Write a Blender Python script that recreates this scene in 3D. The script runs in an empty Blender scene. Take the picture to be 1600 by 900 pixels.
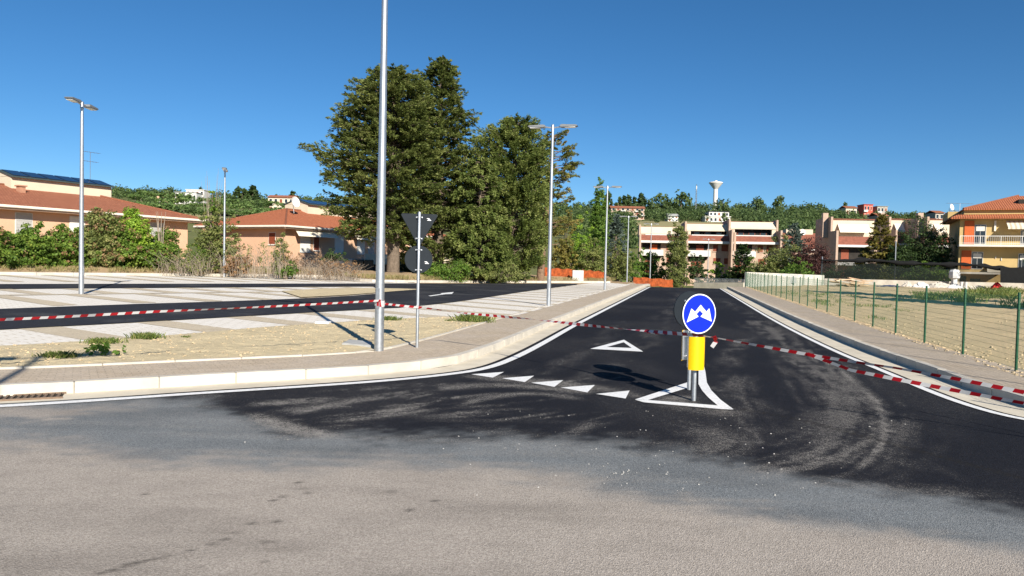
import bpy, bmesh, math, random
import numpy as np
from mathutils import Vector, Matrix

random.seed(7)
scn = bpy.context.scene
col = scn.collection
R = math.radians

# ------------------------------------------------------------------ camera
CAMZ, FPX, PITCH, ROLL = 1.8, 1150.0, R(1.84), R(1.3)
_f = np.array([0, math.cos(PITCH), -math.sin(PITCH)])
_r0 = np.array([1.0, 0, 0]); _u0 = np.cross(_r0, _f)
_r = math.cos(ROLL) * _r0 + math.sin(ROLL) * _u0
_u = math.cos(ROLL) * _u0 - math.sin(ROLL) * _r0
cd = bpy.data.cameras.new('camera'); cam = bpy.data.objects.new('camera', cd); col.objects.link(cam)
cd.sensor_width = 36; cd.lens = FPX / 1600 * 36; cd.clip_start = 0.1; cd.clip_end = 6000
cam.matrix_world = Matrix(((_r[0], _u[0], -_f[0], 0), (_r[1], _u[1], -_f[1], 0), (_r[2], _u[2], -_f[2], CAMZ), (0, 0, 0, 1)))
scn.camera = cam

# ------------------------------------------------------------------ sky, sun, exposure
SUN_EL = R(28); SUN_AZ = math.atan2(0.371, -0.928)      # clockwise from +Y: behind the camera, to the right
w = bpy.data.worlds.new('World'); scn.world = w; w.use_nodes = True
nt = w.node_tree; nt.nodes.clear()
sky = nt.nodes.new('ShaderNodeTexSky'); sky.sky_type = 'NISHITA'; sky.sun_disc = False
sky.sun_elevation = SUN_EL; sky.sun_rotation = SUN_AZ
sky.altitude = 2000; sky.air_density = 1.0; sky.dust_density = 0.0; sky.ozone_density = 6.0
bg = nt.nodes.new('ShaderNodeBackground'); bg.inputs[1].default_value = 0.060
wo = nt.nodes.new('ShaderNodeOutputWorld')
hs = nt.nodes.new('ShaderNodeHueSaturation'); hs.inputs['Saturation'].default_value = 1.14; hs.inputs['Hue'].default_value = 0.496
nt.links.new(sky.outputs[0], hs.inputs['Color']); nt.links.new(hs.outputs[0], bg.inputs[0]); nt.links.new(bg.outputs[0], wo.inputs[0])
sl = bpy.data.lights.new('sun', 'SUN'); sl.energy = 4.6; sl.angle = R(0.53); sl.color = (1.0, 0.93, 0.82)
so = bpy.data.objects.new('sun', sl); col.objects.link(so)
_sd = Vector((-math.sin(SUN_AZ) * math.cos(SUN_EL), -math.cos(SUN_AZ) * math.cos(SUN_EL), -math.sin(SUN_EL)))
so.rotation_euler = _sd.to_track_quat('-Z', 'Y').to_euler(); so.location = (20, -40, 40)
vs = scn.view_settings; vs.view_transform = 'Standard'; vs.look = 'None'; vs.exposure = 0.82; vs.gamma = 1
vs.use_curve_mapping = False

# ------------------------------------------------------------------ pixel helpers (photo is 1600 x 900)
def ray(px, py):
    return _f * FPX + _r * (px - 800) - _u * (py - 450)
def zblock(x, y):                      # raised block left of the road: pavement, verge, car park
    k = min(1, max(0, (y - 13) / 10))
    a = max(0, -x - 2)
    return 0.14 + k * 0.0155 * a + 0.003 * max(0, y - 25) * min(1, max(0, (-x - 3) / 15))
def zright(x, y):                      # field right of the road
    return 0.14 + 0.25 * min(1, max(0, (y - 40) / 40)) * min(1, max(0, (x - 18) / 20))
def zflat(x, y): return 0.0
def gp(px, py, zf=zflat):              # pixel -> point on a ground surface
    v = ray(px, py); z = 0.0
    for _ in range(25):
        t = (z - CAMZ) / v[2]; x, y = v[0] * t, v[1] * t; z = zf(x, y)
    return (x, y, z)
def at(px, py, d):                     # pixel -> point at distance d along +Y
    v = ray(px, py); t = d / v[1]
    return (v[0] * t, d, CAMZ + v[2] * t)
def proj(x, y, z=0.0):
    dz = z - CAMZ
    c = x * _f[0] + y * _f[1] + dz * _f[2]
    a = x * _r[0] + y * _r[1] + dz * _r[2]
    b = x * _u[0] + y * _u[1] + dz * _u[2]
    c = np.where(np.abs(c) < 1e-3, 1e-3, c)
    return 800 + FPX * a / c, 450 - FPX * b / c

# ------------------------------------------------------------------ numpy noise
def _hash(i, j, s):
    v = np.sin(i * 127.1 + j * 311.7 + s * 74.7) * 43758.5453
    return v - np.floor(v)
def vnoise(x, y, s=0.0):
    i, j = np.floor(x), np.floor(y); fx, fy = x - i, y - j
    fx = fx * fx * (3 - 2 * fx); fy = fy * fy * (3 - 2 * fy)
    a, b = _hash(i, j, s), _hash(i + 1, j, s); c, d = _hash(i, j + 1, s), _hash(i + 1, j + 1, s)
    return (a * (1 - fx) + b * fx) * (1 - fy) + (c * (1 - fx) + d * fx) * fy
def fbm(x, y, s=0.0, o=4):
    v, a, t = 0, 0.5, 0
    for k in range(o):
        v = v + a * vnoise(x * 2 ** k, y * 2 ** k, s + k * 3.1); t += a; a *= 0.5
    return v / t
def sstep(a, b, x):
    t = np.clip((x - a) / (b - a), 0, 1); return t * t * (3 - 2 * t)

# ------------------------------------------------------------------ materials
M = {}
class NT:
    def __init__(s, name):
        s.m = bpy.data.materials.new(name); s.m.use_nodes = True; s.t = s.m.node_tree
        s.p = s.t.nodes['Principled BSDF']; M[name] = s.m
    def n(s, kind, **k):
        o = s.t.nodes.new('ShaderNode' + kind)
        for a, v in k.items(): setattr(o, a, v)
        return o
    def l(s, a, b): s.t.links.new(a, b)
    def noise(s, scale, detail=4, rough=0.6, vec=None, dist=0):
        o = s.n('TexNoise'); o.inputs['Scale'].default_value = scale; o.inputs['Detail'].default_value = detail
        o.inputs['Roughness'].default_value = rough; o.inputs['Distortion'].default_value = dist
        if vec is not None: s.l(vec, o.inputs['Vector'])
        return o.outputs[0]
    def pos(s): return s.n('NewGeometry').outputs['Position']
    def ramp(s, fac, stops):
        o = s.n('ValToRGB'); e = o.color_ramp.elements
        while len(e) < len(stops): e.new(0.5)
        for i, (p, c) in enumerate(stops): e[i].position = p; e[i].color = (*c, 1) if len(c) == 3 else c
        s.l(fac, o.inputs[0]); return o.outputs[0]
    def mix(s, fac, a, b, mode='MIX'):
        o = s.n('Mix', data_type='RGBA', blend_type=mode)
        for sock, v in ((o.inputs[0], fac), (o.inputs[6], a), (o.inputs[7], b)):
            if isinstance(v, (int, float)): sock.default_value = v
            elif isinstance(v, tuple): sock.default_value = (*v, 1)
            else: s.l(v, sock)
        return o.outputs[2]
    def math(s, op, a, b=0.0, clamp=False):
        o = s.n('Math', operation=op, use_clamp=clamp)
        for i, v in enumerate((a, b)):
            if isinstance(v, (int, float)): o.inputs[i].default_value = v
            else: s.l(v, o.inputs[i])
        return o.outputs[0]
    def attr(s, name):
        o = s.n('Attribute', attribute_name=name); return o
    def bump(s, h, strength=0.4, dist=0.01):
        o = s.n('Bump'); o.inputs['Strength'].default_value = strength; o.inputs['Distance'].default_value = dist
        s.l(h, o.inputs['Height']); s.l(o.outputs[0], s.p.inputs['Normal'])
    def base(s, c):
        if isinstance(c, tuple): s.p.inputs['Base Color'].default_value = (*c, 1)
        else: s.l(c, s.p.inputs['Base Color'])
    def set(s, rough=0.8, metal=0.0, spec=0.3):
        s.p.inputs['Roughness'].default_value = rough; s.p.inputs['Metallic'].default_value = metal
        s.p.inputs['Specular IOR Level'].default_value = spec
        return s
def mul(c, k): return tuple(min(1, v * k) for v in c)
def pm(name, c, var=0.25, scale=3.0, rough=0.8, metal=0.0, spec=0.3, bump=0.0, bscale=40.0, bdist=0.01):
    t = NT(name).set(rough, metal, spec); p = t.pos()
    f = t.noise(scale, 5, 0.65, p)
    t.base(t.ramp(f, [(0.3, mul(c, 1 - var)), (0.7, mul(c, 1 + var))]))
    if bump: t.bump(t.noise(bscale, 3, 0.6, p), bump, bdist)
    return t.m

# ------------------------------------------------------------------ mesh helpers
def raw(name, V, F, mat, parent=None, smooth=False, uv=None, attrs=None):
    me = bpy.data.meshes.new(name)
    V = np.asarray(V, dtype=np.float32)
    if isinstance(F, np.ndarray):
        nf, k = F.shape
        me.vertices.add(len(V)); me.vertices.foreach_set('co', V.ravel())
        me.loops.add(nf * k); me.loops.foreach_set('vertex_index', F.astype(np.int32).ravel())
        me.polygons.add(nf); me.polygons.foreach_set('loop_start', np.arange(0, nf * k, k, dtype=np.int32))
        me.update(calc_edges=True)
    else:
        me.from_pydata(V.tolist(), [], F); me.update()
    if uv is not None:
        ul = me.uv_layers.new(name='UVMap'); li = np.empty(len(me.loops), dtype=np.int32)
        me.loops.foreach_get('vertex_index', li)
        ul.data.foreach_set('uv', np.asarray(uv, dtype=np.float32)[li].ravel())
    for k_, a in (attrs or {}).items():
        at_ = me.attributes.new(k_, 'FLOAT', 'POINT'); at_.data.foreach_set('value', np.asarray(a, dtype=np.float32))
    if smooth: me.polygons.foreach_set('use_smooth', np.ones(len(me.polygons), dtype=bool))
    if mat is not None: me.materials.append(M[mat] if isinstance(mat, str) else mat)
    o = bpy.data.objects.new(name, me); col.objects.link(o)
    if parent is not None: o.parent = parent
    return o
def tag(o, label=None, cat=None, group=None, kind=None):
    if label: o['label'] = label
    if cat: o['category'] = cat
    if group: o['group'] = group
    if kind: o['kind'] = kind
    return o
def thing(name, label, cat, loc=(0, 0, 0), rz=0.0, group=None):
    o = bpy.data.objects.new(name, None); col.objects.link(o); o.empty_display_size = 0.2
    o.location = loc; o.rotation_euler = (0, 0, rz)
    return tag(o, label, cat, group)
def struct(o): return tag(o, kind='structure')
def copy_tree(o, parent=None):
    c = o.copy(); col.objects.link(c); c.parent = parent
    for ch in o.children: copy_tree(ch, c)
    return c
class MB:
    def __init__(s): s.v, s.f = [], []
    def add(s, V, F):
        b = len(s.v); s.v += [tuple(p) for p in V]; s.f += [tuple(i + b for i in q) for q in F]; return s
    def box(s, x0, x1, y0, y1, z0, z1):
        return s.add([(x0, y0, z0), (x1, y0, z0), (x1, y1, z0), (x0, y1, z0), (x0, y0, z1), (x1, y0, z1), (x1, y1, z1), (x0, y1, z1)],
                     [(0, 3, 2, 1), (4, 5, 6, 7), (0, 1, 5, 4), (1, 2, 6, 5), (2, 3, 7, 6), (3, 0, 4, 7)])
    def hexa(s, P):   # 8 points: bottom 4 ccw, top 4 ccw
        return s.add(P, [(0, 3, 2, 1), (4, 5, 6, 7), (0, 1, 5, 4), (1, 2, 6, 5), (2, 3, 7, 6), (3, 0, 4, 7)])
    def lathe(s, prof, n=16, c=(0, 0)):
        V, F = [], []
        for r, z in prof:
            for k in range(n):
                a = 2 * math.pi * k / n; V.append((c[0] + r * math.cos(a), c[1] + r * math.sin(a), z))
        for i in range(len(prof) - 1):
            for k in range(n):
                k2 = (k + 1) % n; F.append((i * n + k, i * n + k2, (i + 1) * n + k2, (i + 1) * n + k))
        F.append(tuple(range(n - 1, -1, -1))); F.append(tuple((len(prof) - 1) * n + k for k in range(n)))
        return s.add(V, F)
    def tube(s, pts, r, n=6):
        pts = [Vector(p) for p in pts]; rs = r if isinstance(r, (list, tuple)) else [r] * len(pts)
        V, F = [], []
        for i, p in enumerate(pts):
            d = (pts[min(i + 1, len(pts) - 1)] - pts[max(i - 1, 0)]).normalized()
            a = d.cross(Vector((0, 0, 1)) if abs(d.z) < 0.9 else Vector((1, 0, 0))).normalized(); b = d.cross(a)
            for k in range(n):
                t = 2 * math.pi * k / n; V.append(tuple(p + (a * math.cos(t) + b * math.sin(t)) * rs[i]))
        for i in range(len(pts) - 1):
            for k in range(n):
                k2 = (k + 1) % n; F.append((i * n + k, i * n + k2, (i + 1) * n + k2, (i + 1) * n + k))
        F.append(tuple(range(n - 1, -1, -1))); F.append(tuple((len(pts) - 1) * n + k for k in range(n)))
        return s.add(V, F)
    def prism(s, poly, y0, y1):   # polygon in (x,z), extruded along y
        n = len(poly); V = [(x, y0, z) for x, z in poly] + [(x, y1, z) for x, z in poly]
        F = [tuple(range(n)), tuple(range(2 * n - 1, n - 1, -1))] + [(i, i + n, (i + 1) % n + n, (i + 1) % n) for i in range(n)]
        return s.add(V, F)
    def build(s, name, mat, parent=None, smooth=False, bevel=0.0):
        o = raw(name, s.v, s.f, mat, parent)
        bm = bmesh.new(); bm.from_mesh(o.data); bmesh.ops.recalc_face_normals(bm, faces=bm.faces)
        if bevel: bmesh.ops.bevel(bm, geom=bm.edges[:], offset=bevel, segments=2, affect='EDGES', clamp_overlap=True)
        bm.to_mesh(o.data); bm.free()
        if smooth:
            o.data.polygons.foreach_set('use_smooth', [True] * len(o.data.polygons))
            o.data.set_sharp_from_angle(angle=R(40))
        return o
def bx(name, mat, parent, x0, x1, y0, y1, z0, z1, bevel=0.0):
    return MB().box(x0, x1, y0, y1, z0, z1).build(name, mat, parent, bevel=bevel)

# ---- paths and lofts
def P2(pts): return np.array([p[:2] for p in pts], dtype=float)
def resample(P, n):
    P = np.asarray(P, float); s = np.r_[0, np.cumsum(np.hypot(*np.diff(P, axis=0).T))]
    t = np.linspace(0, s[-1], n); return np.c_[np.interp(t, s, P[:, 0]), np.interp(t, s, P[:, 1])]
def smooth_path(P, step=0.25, it=3):
    P = np.asarray(P, float)
    for _ in range(it):                                   # Chaikin
        Q = [P[0]]
        for a, b in zip(P[:-1], P[1:]): Q += [0.75 * a + 0.25 * b, 0.25 * a + 0.75 * b]
        P = np.array(Q + [P[-1]])
    L = np.hypot(*np.diff(P, axis=0).T).sum(); return resample(P, max(4, int(L / step)))
def offset(P, d):                                          # positive: to the left of travel
    t = np.gradient(P, axis=0); t /= np.linalg.norm(t, axis=1)[:, None] + 1e-9
    return P + d * np.c_[-t[:, 1], t[:, 0]]
def plen(P): return np.r_[0, np.cumsum(np.hypot(*np.diff(P, axis=0).T))]
def loft(name, A, B, mat, zf, dz, nv=1, parent=None, uv=True, bumpf=None, spacing=None):
    A, B = np.asarray(A, float), np.asarray(B, float); n = len(A)
    if len(B) != n: B = resample(B, n)
    ts = np.linspace(0, 1, nv + 1); V, U = [], []
    s = plen(A); wd = np.hypot(*(B - A).T)
    for t in ts:
        Q = A * (1 - t) + B * t
        z = np.array([zf(x, y) for x, y in Q]) + dz
        if bumpf is not None: z = z + bumpf(Q[:, 0], Q[:, 1], t)
        V.append(np.c_[Q, z]); U.append(np.c_[s, wd * t])
    V = np.vstack(V); U = np.vstack(U)
    i = np.arange(nv)[:, None] * n + np.arange(n - 1)[None, :]
    F = np.stack([i, i + 1, i + n + 1, i + n], -1).reshape(-1, 4)
    a, b, c = V[F[0, 0]], V[F[0, 1]], V[F[0, 2]]
    if np.cross(b - a, c - a)[2] < 0: F = F[:, ::-1].copy()
    return raw(name, V, F, mat, parent, uv=U)

# ------------------------------------------------------------------ material library
def mat_road():
    t = NT('road_surface').set(0.92, 0, 0.10); p = t.pos()
    tan = t.attr('tan').outputs['Fac']; grey = t.attr('grey').outputs['Fac']; dust = t.attr('dust').outputs['Fac']; stain = t.attr('stain').outputs['Fac']
    v = t.n('TexVoronoi'); v.inputs['Scale'].default_value = 120; t.l(p, v.inputs['Vector'])
    agg = t.n('SeparateColor'); t.l(v.outputs['Color'], agg.inputs[0])
    fine = t.noise(60, 4, 0.7, p); mid = t.noise(2.2, 5, 0.6, p)
    # new bitumen
    blk = t.mix(agg.outputs[0], (0.005, 0.0055, 0.008), (0.019, 0.0205, 0.028))
    # older grey mix
    gry = t.mix(agg.outputs[1], (0.115, 0.126, 0.132), (0.26, 0.275, 0.28))
    # dusty old road with visible aggregate
    ta = t.mix(agg.outputs[0], (0.275, 0.24, 0.205), (0.55, 0.49, 0.425))
    ta = t.mix(t.math('MULTIPLY', mid, 0.5), ta, (0.29, 0.255, 0.22))
    c = t.mix(grey, blk, gry)
    med = t.noise(9, 6, 0.75, p, 1.5)
    dd = t.math('MULTIPLY', dust, t.ramp(fine, [(0.3, (0.45,) * 3), (0.68, (1.0,) * 3)]), True)
    dd = t.math('MULTIPLY', dd, t.ramp(med, [(0.34, (0.35,) * 3), (0.62, (1.15,) * 3)]), True)
    gr = t.math('MULTIPLY', t.math('SUBTRACT', t.math('MULTIPLY', dd, 1.25), agg.outputs[2]), 4.0, True)
    dd = t.math('ADD', t.math('MULTIPLY', gr, 0.50), t.math('MULTIPLY', dd, 0.33), True)
    c = t.mix(dd, c, (0.36, 0.335, 0.30))
    c = t.mix(tan, c, ta)
    c = t.mix(stain, c, (0.02, 0.018, 0.016))
    t.base(c)
    h = t.math('ADD', t.math('MULTIPLY', v.outputs['Distance'], 1.2), fine)
    t.bump(h, 0.5, 0.008)
mat_road()
def mat_asphalt():
    t = NT('asphalt_lane').set(0.88, 0, 0.2); p = t.pos()
    v = t.n('TexVoronoi'); v.inputs['Scale'].default_value = 60; t.l(p, v.inputs['Vector'])
    s = t.n('SeparateColor'); t.l(v.outputs['Color'], s.inputs[0])
    big = t.noise(0.35, 5, 0.65, p)
    c = t.mix(s.outputs[0], (0.012, 0.0125, 0.016), (0.034, 0.035, 0.042))
    c = t.mix(t.ramp(big, [(0.52, (0, 0, 0)), (0.75, (0.5,) * 3)]), c, (0.13, 0.13, 0.125))
    t.base(c); t.bump(v.outputs['Distance'], 0.5, 0.008)
mat_asphalt()
def mat_dirt(name, a, b, cs=6.0):
    t = NT(name).set(0.95, 0, 0.1); p = t.pos()
    n1 = t.noise(0.8, 6, 0.65, p); n2 = t.noise(cs, 8, 0.75, p); n3 = t.noise(45, 4, 0.7, p)
    c = t.ramp(n1, [(0.3, mul(a, 0.85)), (0.7, mul(a, 1.1))])
    c = t.mix(t.ramp(n2, [(0.40, (0, 0, 0)), (0.75, (0.7, 0.7, 0.7))]), c, b)
    c = t.mix(t.ramp(n3, [(0.3, (0.5,) * 3), (0.45, (0.0,) * 3)]), c, mul(a, 0.6))
    t.base(c); t.bump(t.math('ADD', t.math('MULTIPLY', n2, 2.0), n3), 0.5, 0.03)
mat_dirt('verge_soil', (0.60, 0.495, 0.31), (0.63, 0.535, 0.355), 14.0)
pm('clods', (0.46, 0.36, 0.225), 0.2, 6, 0.95, bump=0.4, bscale=60)
mat_dirt('field_soil', (0.58, 0.435, 0.26), (0.56, 0.445, 0.29), 5.0)
mat_dirt('bank_soil', (0.38, 0.27, 0.16), (0.44, 0.34, 0.20), 2.0)
mat_dirt('hill_grass', (0.30, 0.27, 0.13), (0.38, 0.32, 0.18), 0.3)
mat_dirt('far_ground', (0.12, 0.14, 0.05), (0.22, 0.20, 0.09), 0.05)
def mat_brick(name, c1, c2, mortar, w_, h_, ms, bump=0.5, rough=0.85, off=0.5, dirt=None):
    t = NT(name).set(rough, 0, 0.2); u = t.n('UVMap').outputs[0]; p = t.pos()
    b = t.n('TexBrick'); b.offset = off
    b.inputs['Color1'].default_value = (*c1, 1); b.inputs['Color2'].default_value = (*c2, 1); b.inputs['Mortar'].default_value = (*mortar, 1)
    b.inputs['Scale'].default_value = 1.0; b.inputs['Mortar Size'].default_value = ms; b.inputs['Brick Width'].default_value = w_; b.inputs['Row Height'].default_value = h_
    t.l(u, b.inputs['Vector'])
    n = t.noise(1.1, 6, 0.65, p); n2 = t.noise(30, 3, 0.6, p)
    c = t.mix(t.ramp(n, [(0.35, (0, 0, 0)), (0.7, (0.55,) * 3)]), b.outputs[0], dirt or mul(c1, 1.25))
    c = t.mix(0.35, c, t.ramp(n2, [(0.3, (0.25,) * 3), (0.7, (0.8,) * 3)]), 'OVERLAY')
    t.base(c); t.bump(t.math('SUBTRACT', n2, t.math('MULTIPLY', b.outputs['Fac'], 2.0)), bump, 0.006)
mat_brick('pavers_brown', (0.50, 0.41, 0.30), (0.42, 0.34, 0.25), (0.31, 0.255, 0.19), 0.21, 0.105, 0.006, dirt=(0.50, 0.43, 0.355))
mat_brick('pavers_white', (0.80, 0.76, 0.70), (0.74, 0.70, 0.63), (0.52, 0.46, 0.37), 0.42, 0.21, 0.018, dirt=(0.72, 0.66, 0.57))
mat_brick('pavers_tan', (0.54, 0.46, 0.335), (0.49, 0.41, 0.295), (0.42, 0.35, 0.25), 0.21, 0.105, 0.006, dirt=(0.58, 0.50, 0.38))
pm('kerb_stone', (0.53, 0.49, 0.42), 0.16, 2.0, 0.85, bump=0.25, bscale=60)
pm('gutter_concrete', (0.60, 0.54, 0.43), 0.16, 1.6, 0.92, bump=0.4, bscale=35)
pm('concrete', (0.40, 0.40, 0.385), 0.15, 4, 0.9, bump=0.3)
pm('concrete_low', (0.36, 0.33, 0.28), 0.25, 1.2, 0.9, bump=0.3)
def mat_paint():
    t = NT('road_paint').set(0.75, 0, 0.3); p = t.pos()
    n = t.noise(25, 5, 0.7, p); n2 = t.noise(2.5, 5, 0.7, p)
    c = t.ramp(n, [(0.28, (0.52, 0.51, 0.49)), (0.5, (0.80, 0.80, 0.79))])
    c = t.mix(t.ramp(n2, [(0.55, (0,) * 3), (0.8, (0.35,) * 3)]), c, (0.45, 0.42, 0.38)); t.base(c)
    t.bump(n, 0.3, 0.004)
mat_paint()
def mat_metal(name, c, rough, var=0.15):
    t = NT(name).set(rough, 0.85, 0.5); p = t.pos(); n = t.noise(14, 5, 0.7, p)
    t.base(t.ramp(n, [(0.3, mul(c, 1 - var)), (0.7, mul(c, 1 + var))])); t.bump(n, 0.05, 0.004)
mat_metal('galvanised', (0.52, 0.54, 0.56), 0.42)
mat_metal('aluminium', (0.66, 0.67, 0.68), 0.35)
mat_metal('rusty_steel', (0.25, 0.18, 0.13), 0.7)
pm('lamp_grey', (0.20, 0.21, 0.22), 0.1, 6, 0.5)
pm('lens', (0.75, 0.76, 0.74), 0.03, 6, 0.15, spec=0.6)
pm('sign_back', (0.013, 0.018, 0.024), 0.1, 8, 0.6, spec=0.2)
pm('sign_blue', (0.002, 0.020, 0.46), 0.06, 5, 0.35, spec=0.5)
pm('sign_white', (0.80, 0.80, 0.80), 0.03, 5, 0.4)
pm('sign_red', (0.55, 0.02, 0.02), 0.05, 5, 0.4)
pm('yellow_sheet', (0.86, 0.50, 0.0), 0.04, 9, 0.4, spec=0.5)
pm('fence_green', (0.012, 0.075, 0.035), 0.15, 8, 0.5)
pm('orange_net', (0.29, 0.062, 0.014), 0.55, 2.6, 0.8)
pm('cream_wall', (0.62, 0.53, 0.40), 0.08, 0.6, 0.9)
pm('pale_wall', (0.72, 0.68, 0.60), 0.08, 0.6, 0.9)
pm('peach_wall', (0.60, 0.38, 0.25), 0.08, 0.7, 0.9, bump=0.2)
pm('yellow_wall', (0.52, 0.375, 0.165), 0.08, 0.6, 0.9)
pm('pink_brick', (0.46, 0.335, 0.255), 0.14, 2.5, 0.9, bump=0.2, bscale=12)
pm('brick_dark', (0.42, 0.22, 0.14), 0.15, 2.5, 0.9)
pm('white_plaster', (0.62, 0.605, 0.57), 0.06, 1.0, 0.85)
pm('fascia_white', (0.74, 0.68, 0.58), 0.06, 1.0, 0.8)
pm('brown_tile', (0.235, 0.085, 0.055), 0.25, 3.0, 0.85, bump=0.4, bscale=8, bdist=0.05)
pm('shutter_brown', (0.22, 0.055, 0.025), 0.15, 3, 0.6)
pm('shutter_orange', (0.52, 0.11, 0.025), 0.1, 3, 0.6)
pm('shutter_grey', (0.40, 0.40, 0.38), 0.1, 2, 0.7)
pm('shutter_white', (0.70, 0.68, 0.62), 0.06, 2, 0.7)
pm('interior_shade', (0.030, 0.026, 0.022), 0.3, 2, 0.9)  # near-black colour painted for the shade inside openings
pm('awning_cream', (0.76, 0.69, 0.55), 0.05, 1.0, 0.85)
pm('solar_glass', (0.010, 0.018, 0.038), 0.2, 1.5, 0.18, spec=0.7)
pm('solar_frame', (0.05, 0.07, 0.07), 0.1, 1.5, 0.5)
pm('dish_white', (0.70, 0.70, 0.68), 0.05, 2, 0.6)
pm('black_net_roll', (0.004, 0.0045, 0.005), 0.4, 3, 0.9)
pm('red_cloth', (0.50, 0.02, 0.02), 0.2, 3, 0.8)
pm('red_wall', (0.50, 0.10, 0.07), 0.1, 1, 0.9)
pm('tarp_blue', (0.035, 0.04, 0.12), 0.3, 3, 0.7)
pm('white_bag', (0.55, 0.55, 0.54), 0.1, 3, 0.7)
pm('rubble', (0.46, 0.42, 0.36), 0.3, 3, 0.95, bump=0.6, bscale=9, bdist=0.05)
pm('timber', (0.36, 0.25, 0.16), 0.3, 2.5, 0.9)
pm('timber_pale', (0.50, 0.37, 0.24), 0.25, 2.5, 0.9)
pm('bark', (0.15, 0.115, 0.085), 0.4, 4, 0.95, bump=0.9, bscale=10, bdist=0.05)
pm('bark_brown', (0.20, 0.13, 0.085), 0.4, 4, 0.95, bump=0.9, bscale=10, bdist=0.05)
pm('twig_grey', (0.27, 0.22, 0.17), 0.3, 5, 0.95)
pm('bin_dark', (0.035, 0.045, 0.045), 0.2, 3, 0.6)
pm('cabinet_grey', (0.52, 0.53, 0.52), 0.1, 3, 0.6)
pm('stone_chips', (0.36, 0.35, 0.33), 0.3, 20, 0.95)
def mat_glass():
    t = NT('window_glass').set(0.08, 0, 0.7); t.base((0.02, 0.024, 0.03))
mat_glass()
def mat_roof(name, a, b):
    t = NT(name).set(0.9, 0, 0.2); u = t.n('UVMap').outputs[0]; p = t.pos()
    br = t.n('TexBrick'); br.offset = 0.5
    br.inputs['Color1'].default_value = (*a, 1); br.inputs['Color2'].default_value = (*b, 1); br.inputs['Mortar'].default_value = (*mul(a, 0.45), 1)
    br.inputs['Scale'].default_value = 1; br.inputs['Mortar Size'].default_value = 0.02; br.inputs['Brick Width'].default_value = 0.24; br.inputs['Row Height'].default_value = 0.36
    t.l(u, br.inputs['Vector'])
    n = t.noise(0.7, 6, 0.7, p); n2 = t.noise(5, 3, 0.7, p)
    c = t.mix(t.ramp(n, [(0.35, (0,) * 3), (0.75, (0.6,) * 3)]), br.outputs[0], mul(b, 0.75))
    c = t.mix(t.ramp(n2, [(0.4, (0,) * 3), (0.8, (0.5,) * 3)]), c, mul(a, 1.25)); t.base(c)
    w_ = t.n('TexWave'); w_.inputs['Scale'].default_value = 1.3; t.l(u, w_.inputs['Vector'])
    t.bump(w_.outputs[1], 0.7, 0.06)
mat_roof('roof_tiles', (0.38, 0.150, 0.085), (0.31, 0.115, 0.065))
mat_roof('roof_tiles_new', (0.45, 0.155, 0.075), (0.38, 0.125, 0.06))
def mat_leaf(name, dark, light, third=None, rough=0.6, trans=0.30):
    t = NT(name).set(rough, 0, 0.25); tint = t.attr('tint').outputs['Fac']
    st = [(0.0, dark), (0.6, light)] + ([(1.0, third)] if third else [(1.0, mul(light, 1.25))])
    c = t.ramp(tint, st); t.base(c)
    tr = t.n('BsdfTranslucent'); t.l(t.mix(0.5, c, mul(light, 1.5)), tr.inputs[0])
    mx = t.n('MixShader'); mx.inputs[0].default_value = trans
    out = t.t.nodes['Material Output']
    t.l(t.p.outputs[0], mx.inputs[1]); t.l(tr.outputs[0], mx.inputs[2]); t.l(mx.outputs[0], out.inputs[0])
mat_leaf('leaf_cedar', (0.055, 0.078, 0.020), (0.160, 0.192, 0.050), (0.27, 0.28, 0.095))
mat_leaf('leaf_cypress', (0.072, 0.108, 0.025), (0.190, 0.235, 0.060), (0.30, 0.32, 0.11))
mat_leaf('leaf_sparse', (0.093, 0.116, 0.028), (0.233, 0.233, 0.062), (0.373, 0.279, 0.093))
mat_leaf('leaf_green', (0.054, 0.111, 0.019), (0.135, 0.230, 0.035), (0.257, 0.338, 0.061))
mat_leaf('leaf_ivy', (0.054, 0.105, 0.018), (0.149, 0.236, 0.034), (0.311, 0.351, 0.068))
mat_leaf('leaf_bright', (0.101, 0.189, 0.022), (0.257, 0.392, 0.041), (0.446, 0.540, 0.081))
mat_leaf('leaf_olive', (0.081, 0.108, 0.030), (0.209, 0.236, 0.070), (0.338, 0.324, 0.121))
mat_leaf('leaf_dark', (0.022, 0.043, 0.015), (0.061, 0.101, 0.030), (0.121, 0.176, 0.054))
mat_leaf('leaf_hill', (0.040, 0.072, 0.025), (0.110, 0.160, 0.052), (0.162, 0.209, 0.074))
mat_leaf('leaf_pine', (0.068, 0.121, 0.034), (0.155, 0.236, 0.068), (0.243, 0.311, 0.108))
mat_leaf('leaf_blue', (0.068, 0.101, 0.081), (0.176, 0.230, 0.189), (0.297, 0.351, 0.297))
mat_leaf('leaf_plum', (0.047, 0.022, 0.022), (0.115, 0.051, 0.043), (0.189, 0.095, 0.068))
mat_leaf('leaf_gold', (0.101, 0.101, 0.024), (0.257, 0.223, 0.051), (0.392, 0.324, 0.095))
mat_leaf('leaf_dry', (0.176, 0.097, 0.051), (0.365, 0.223, 0.115), (0.513, 0.365, 0.203))
mat_leaf('grass_blade', (0.06, 0.10, 0.020), (0.15, 0.20, 0.045), (0.30, 0.29, 0.11))
mat_leaf('grass_dry', (0.16, 0.14, 0.05), (0.31, 0.27, 0.11), (0.42, 0.37, 0.18))
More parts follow.
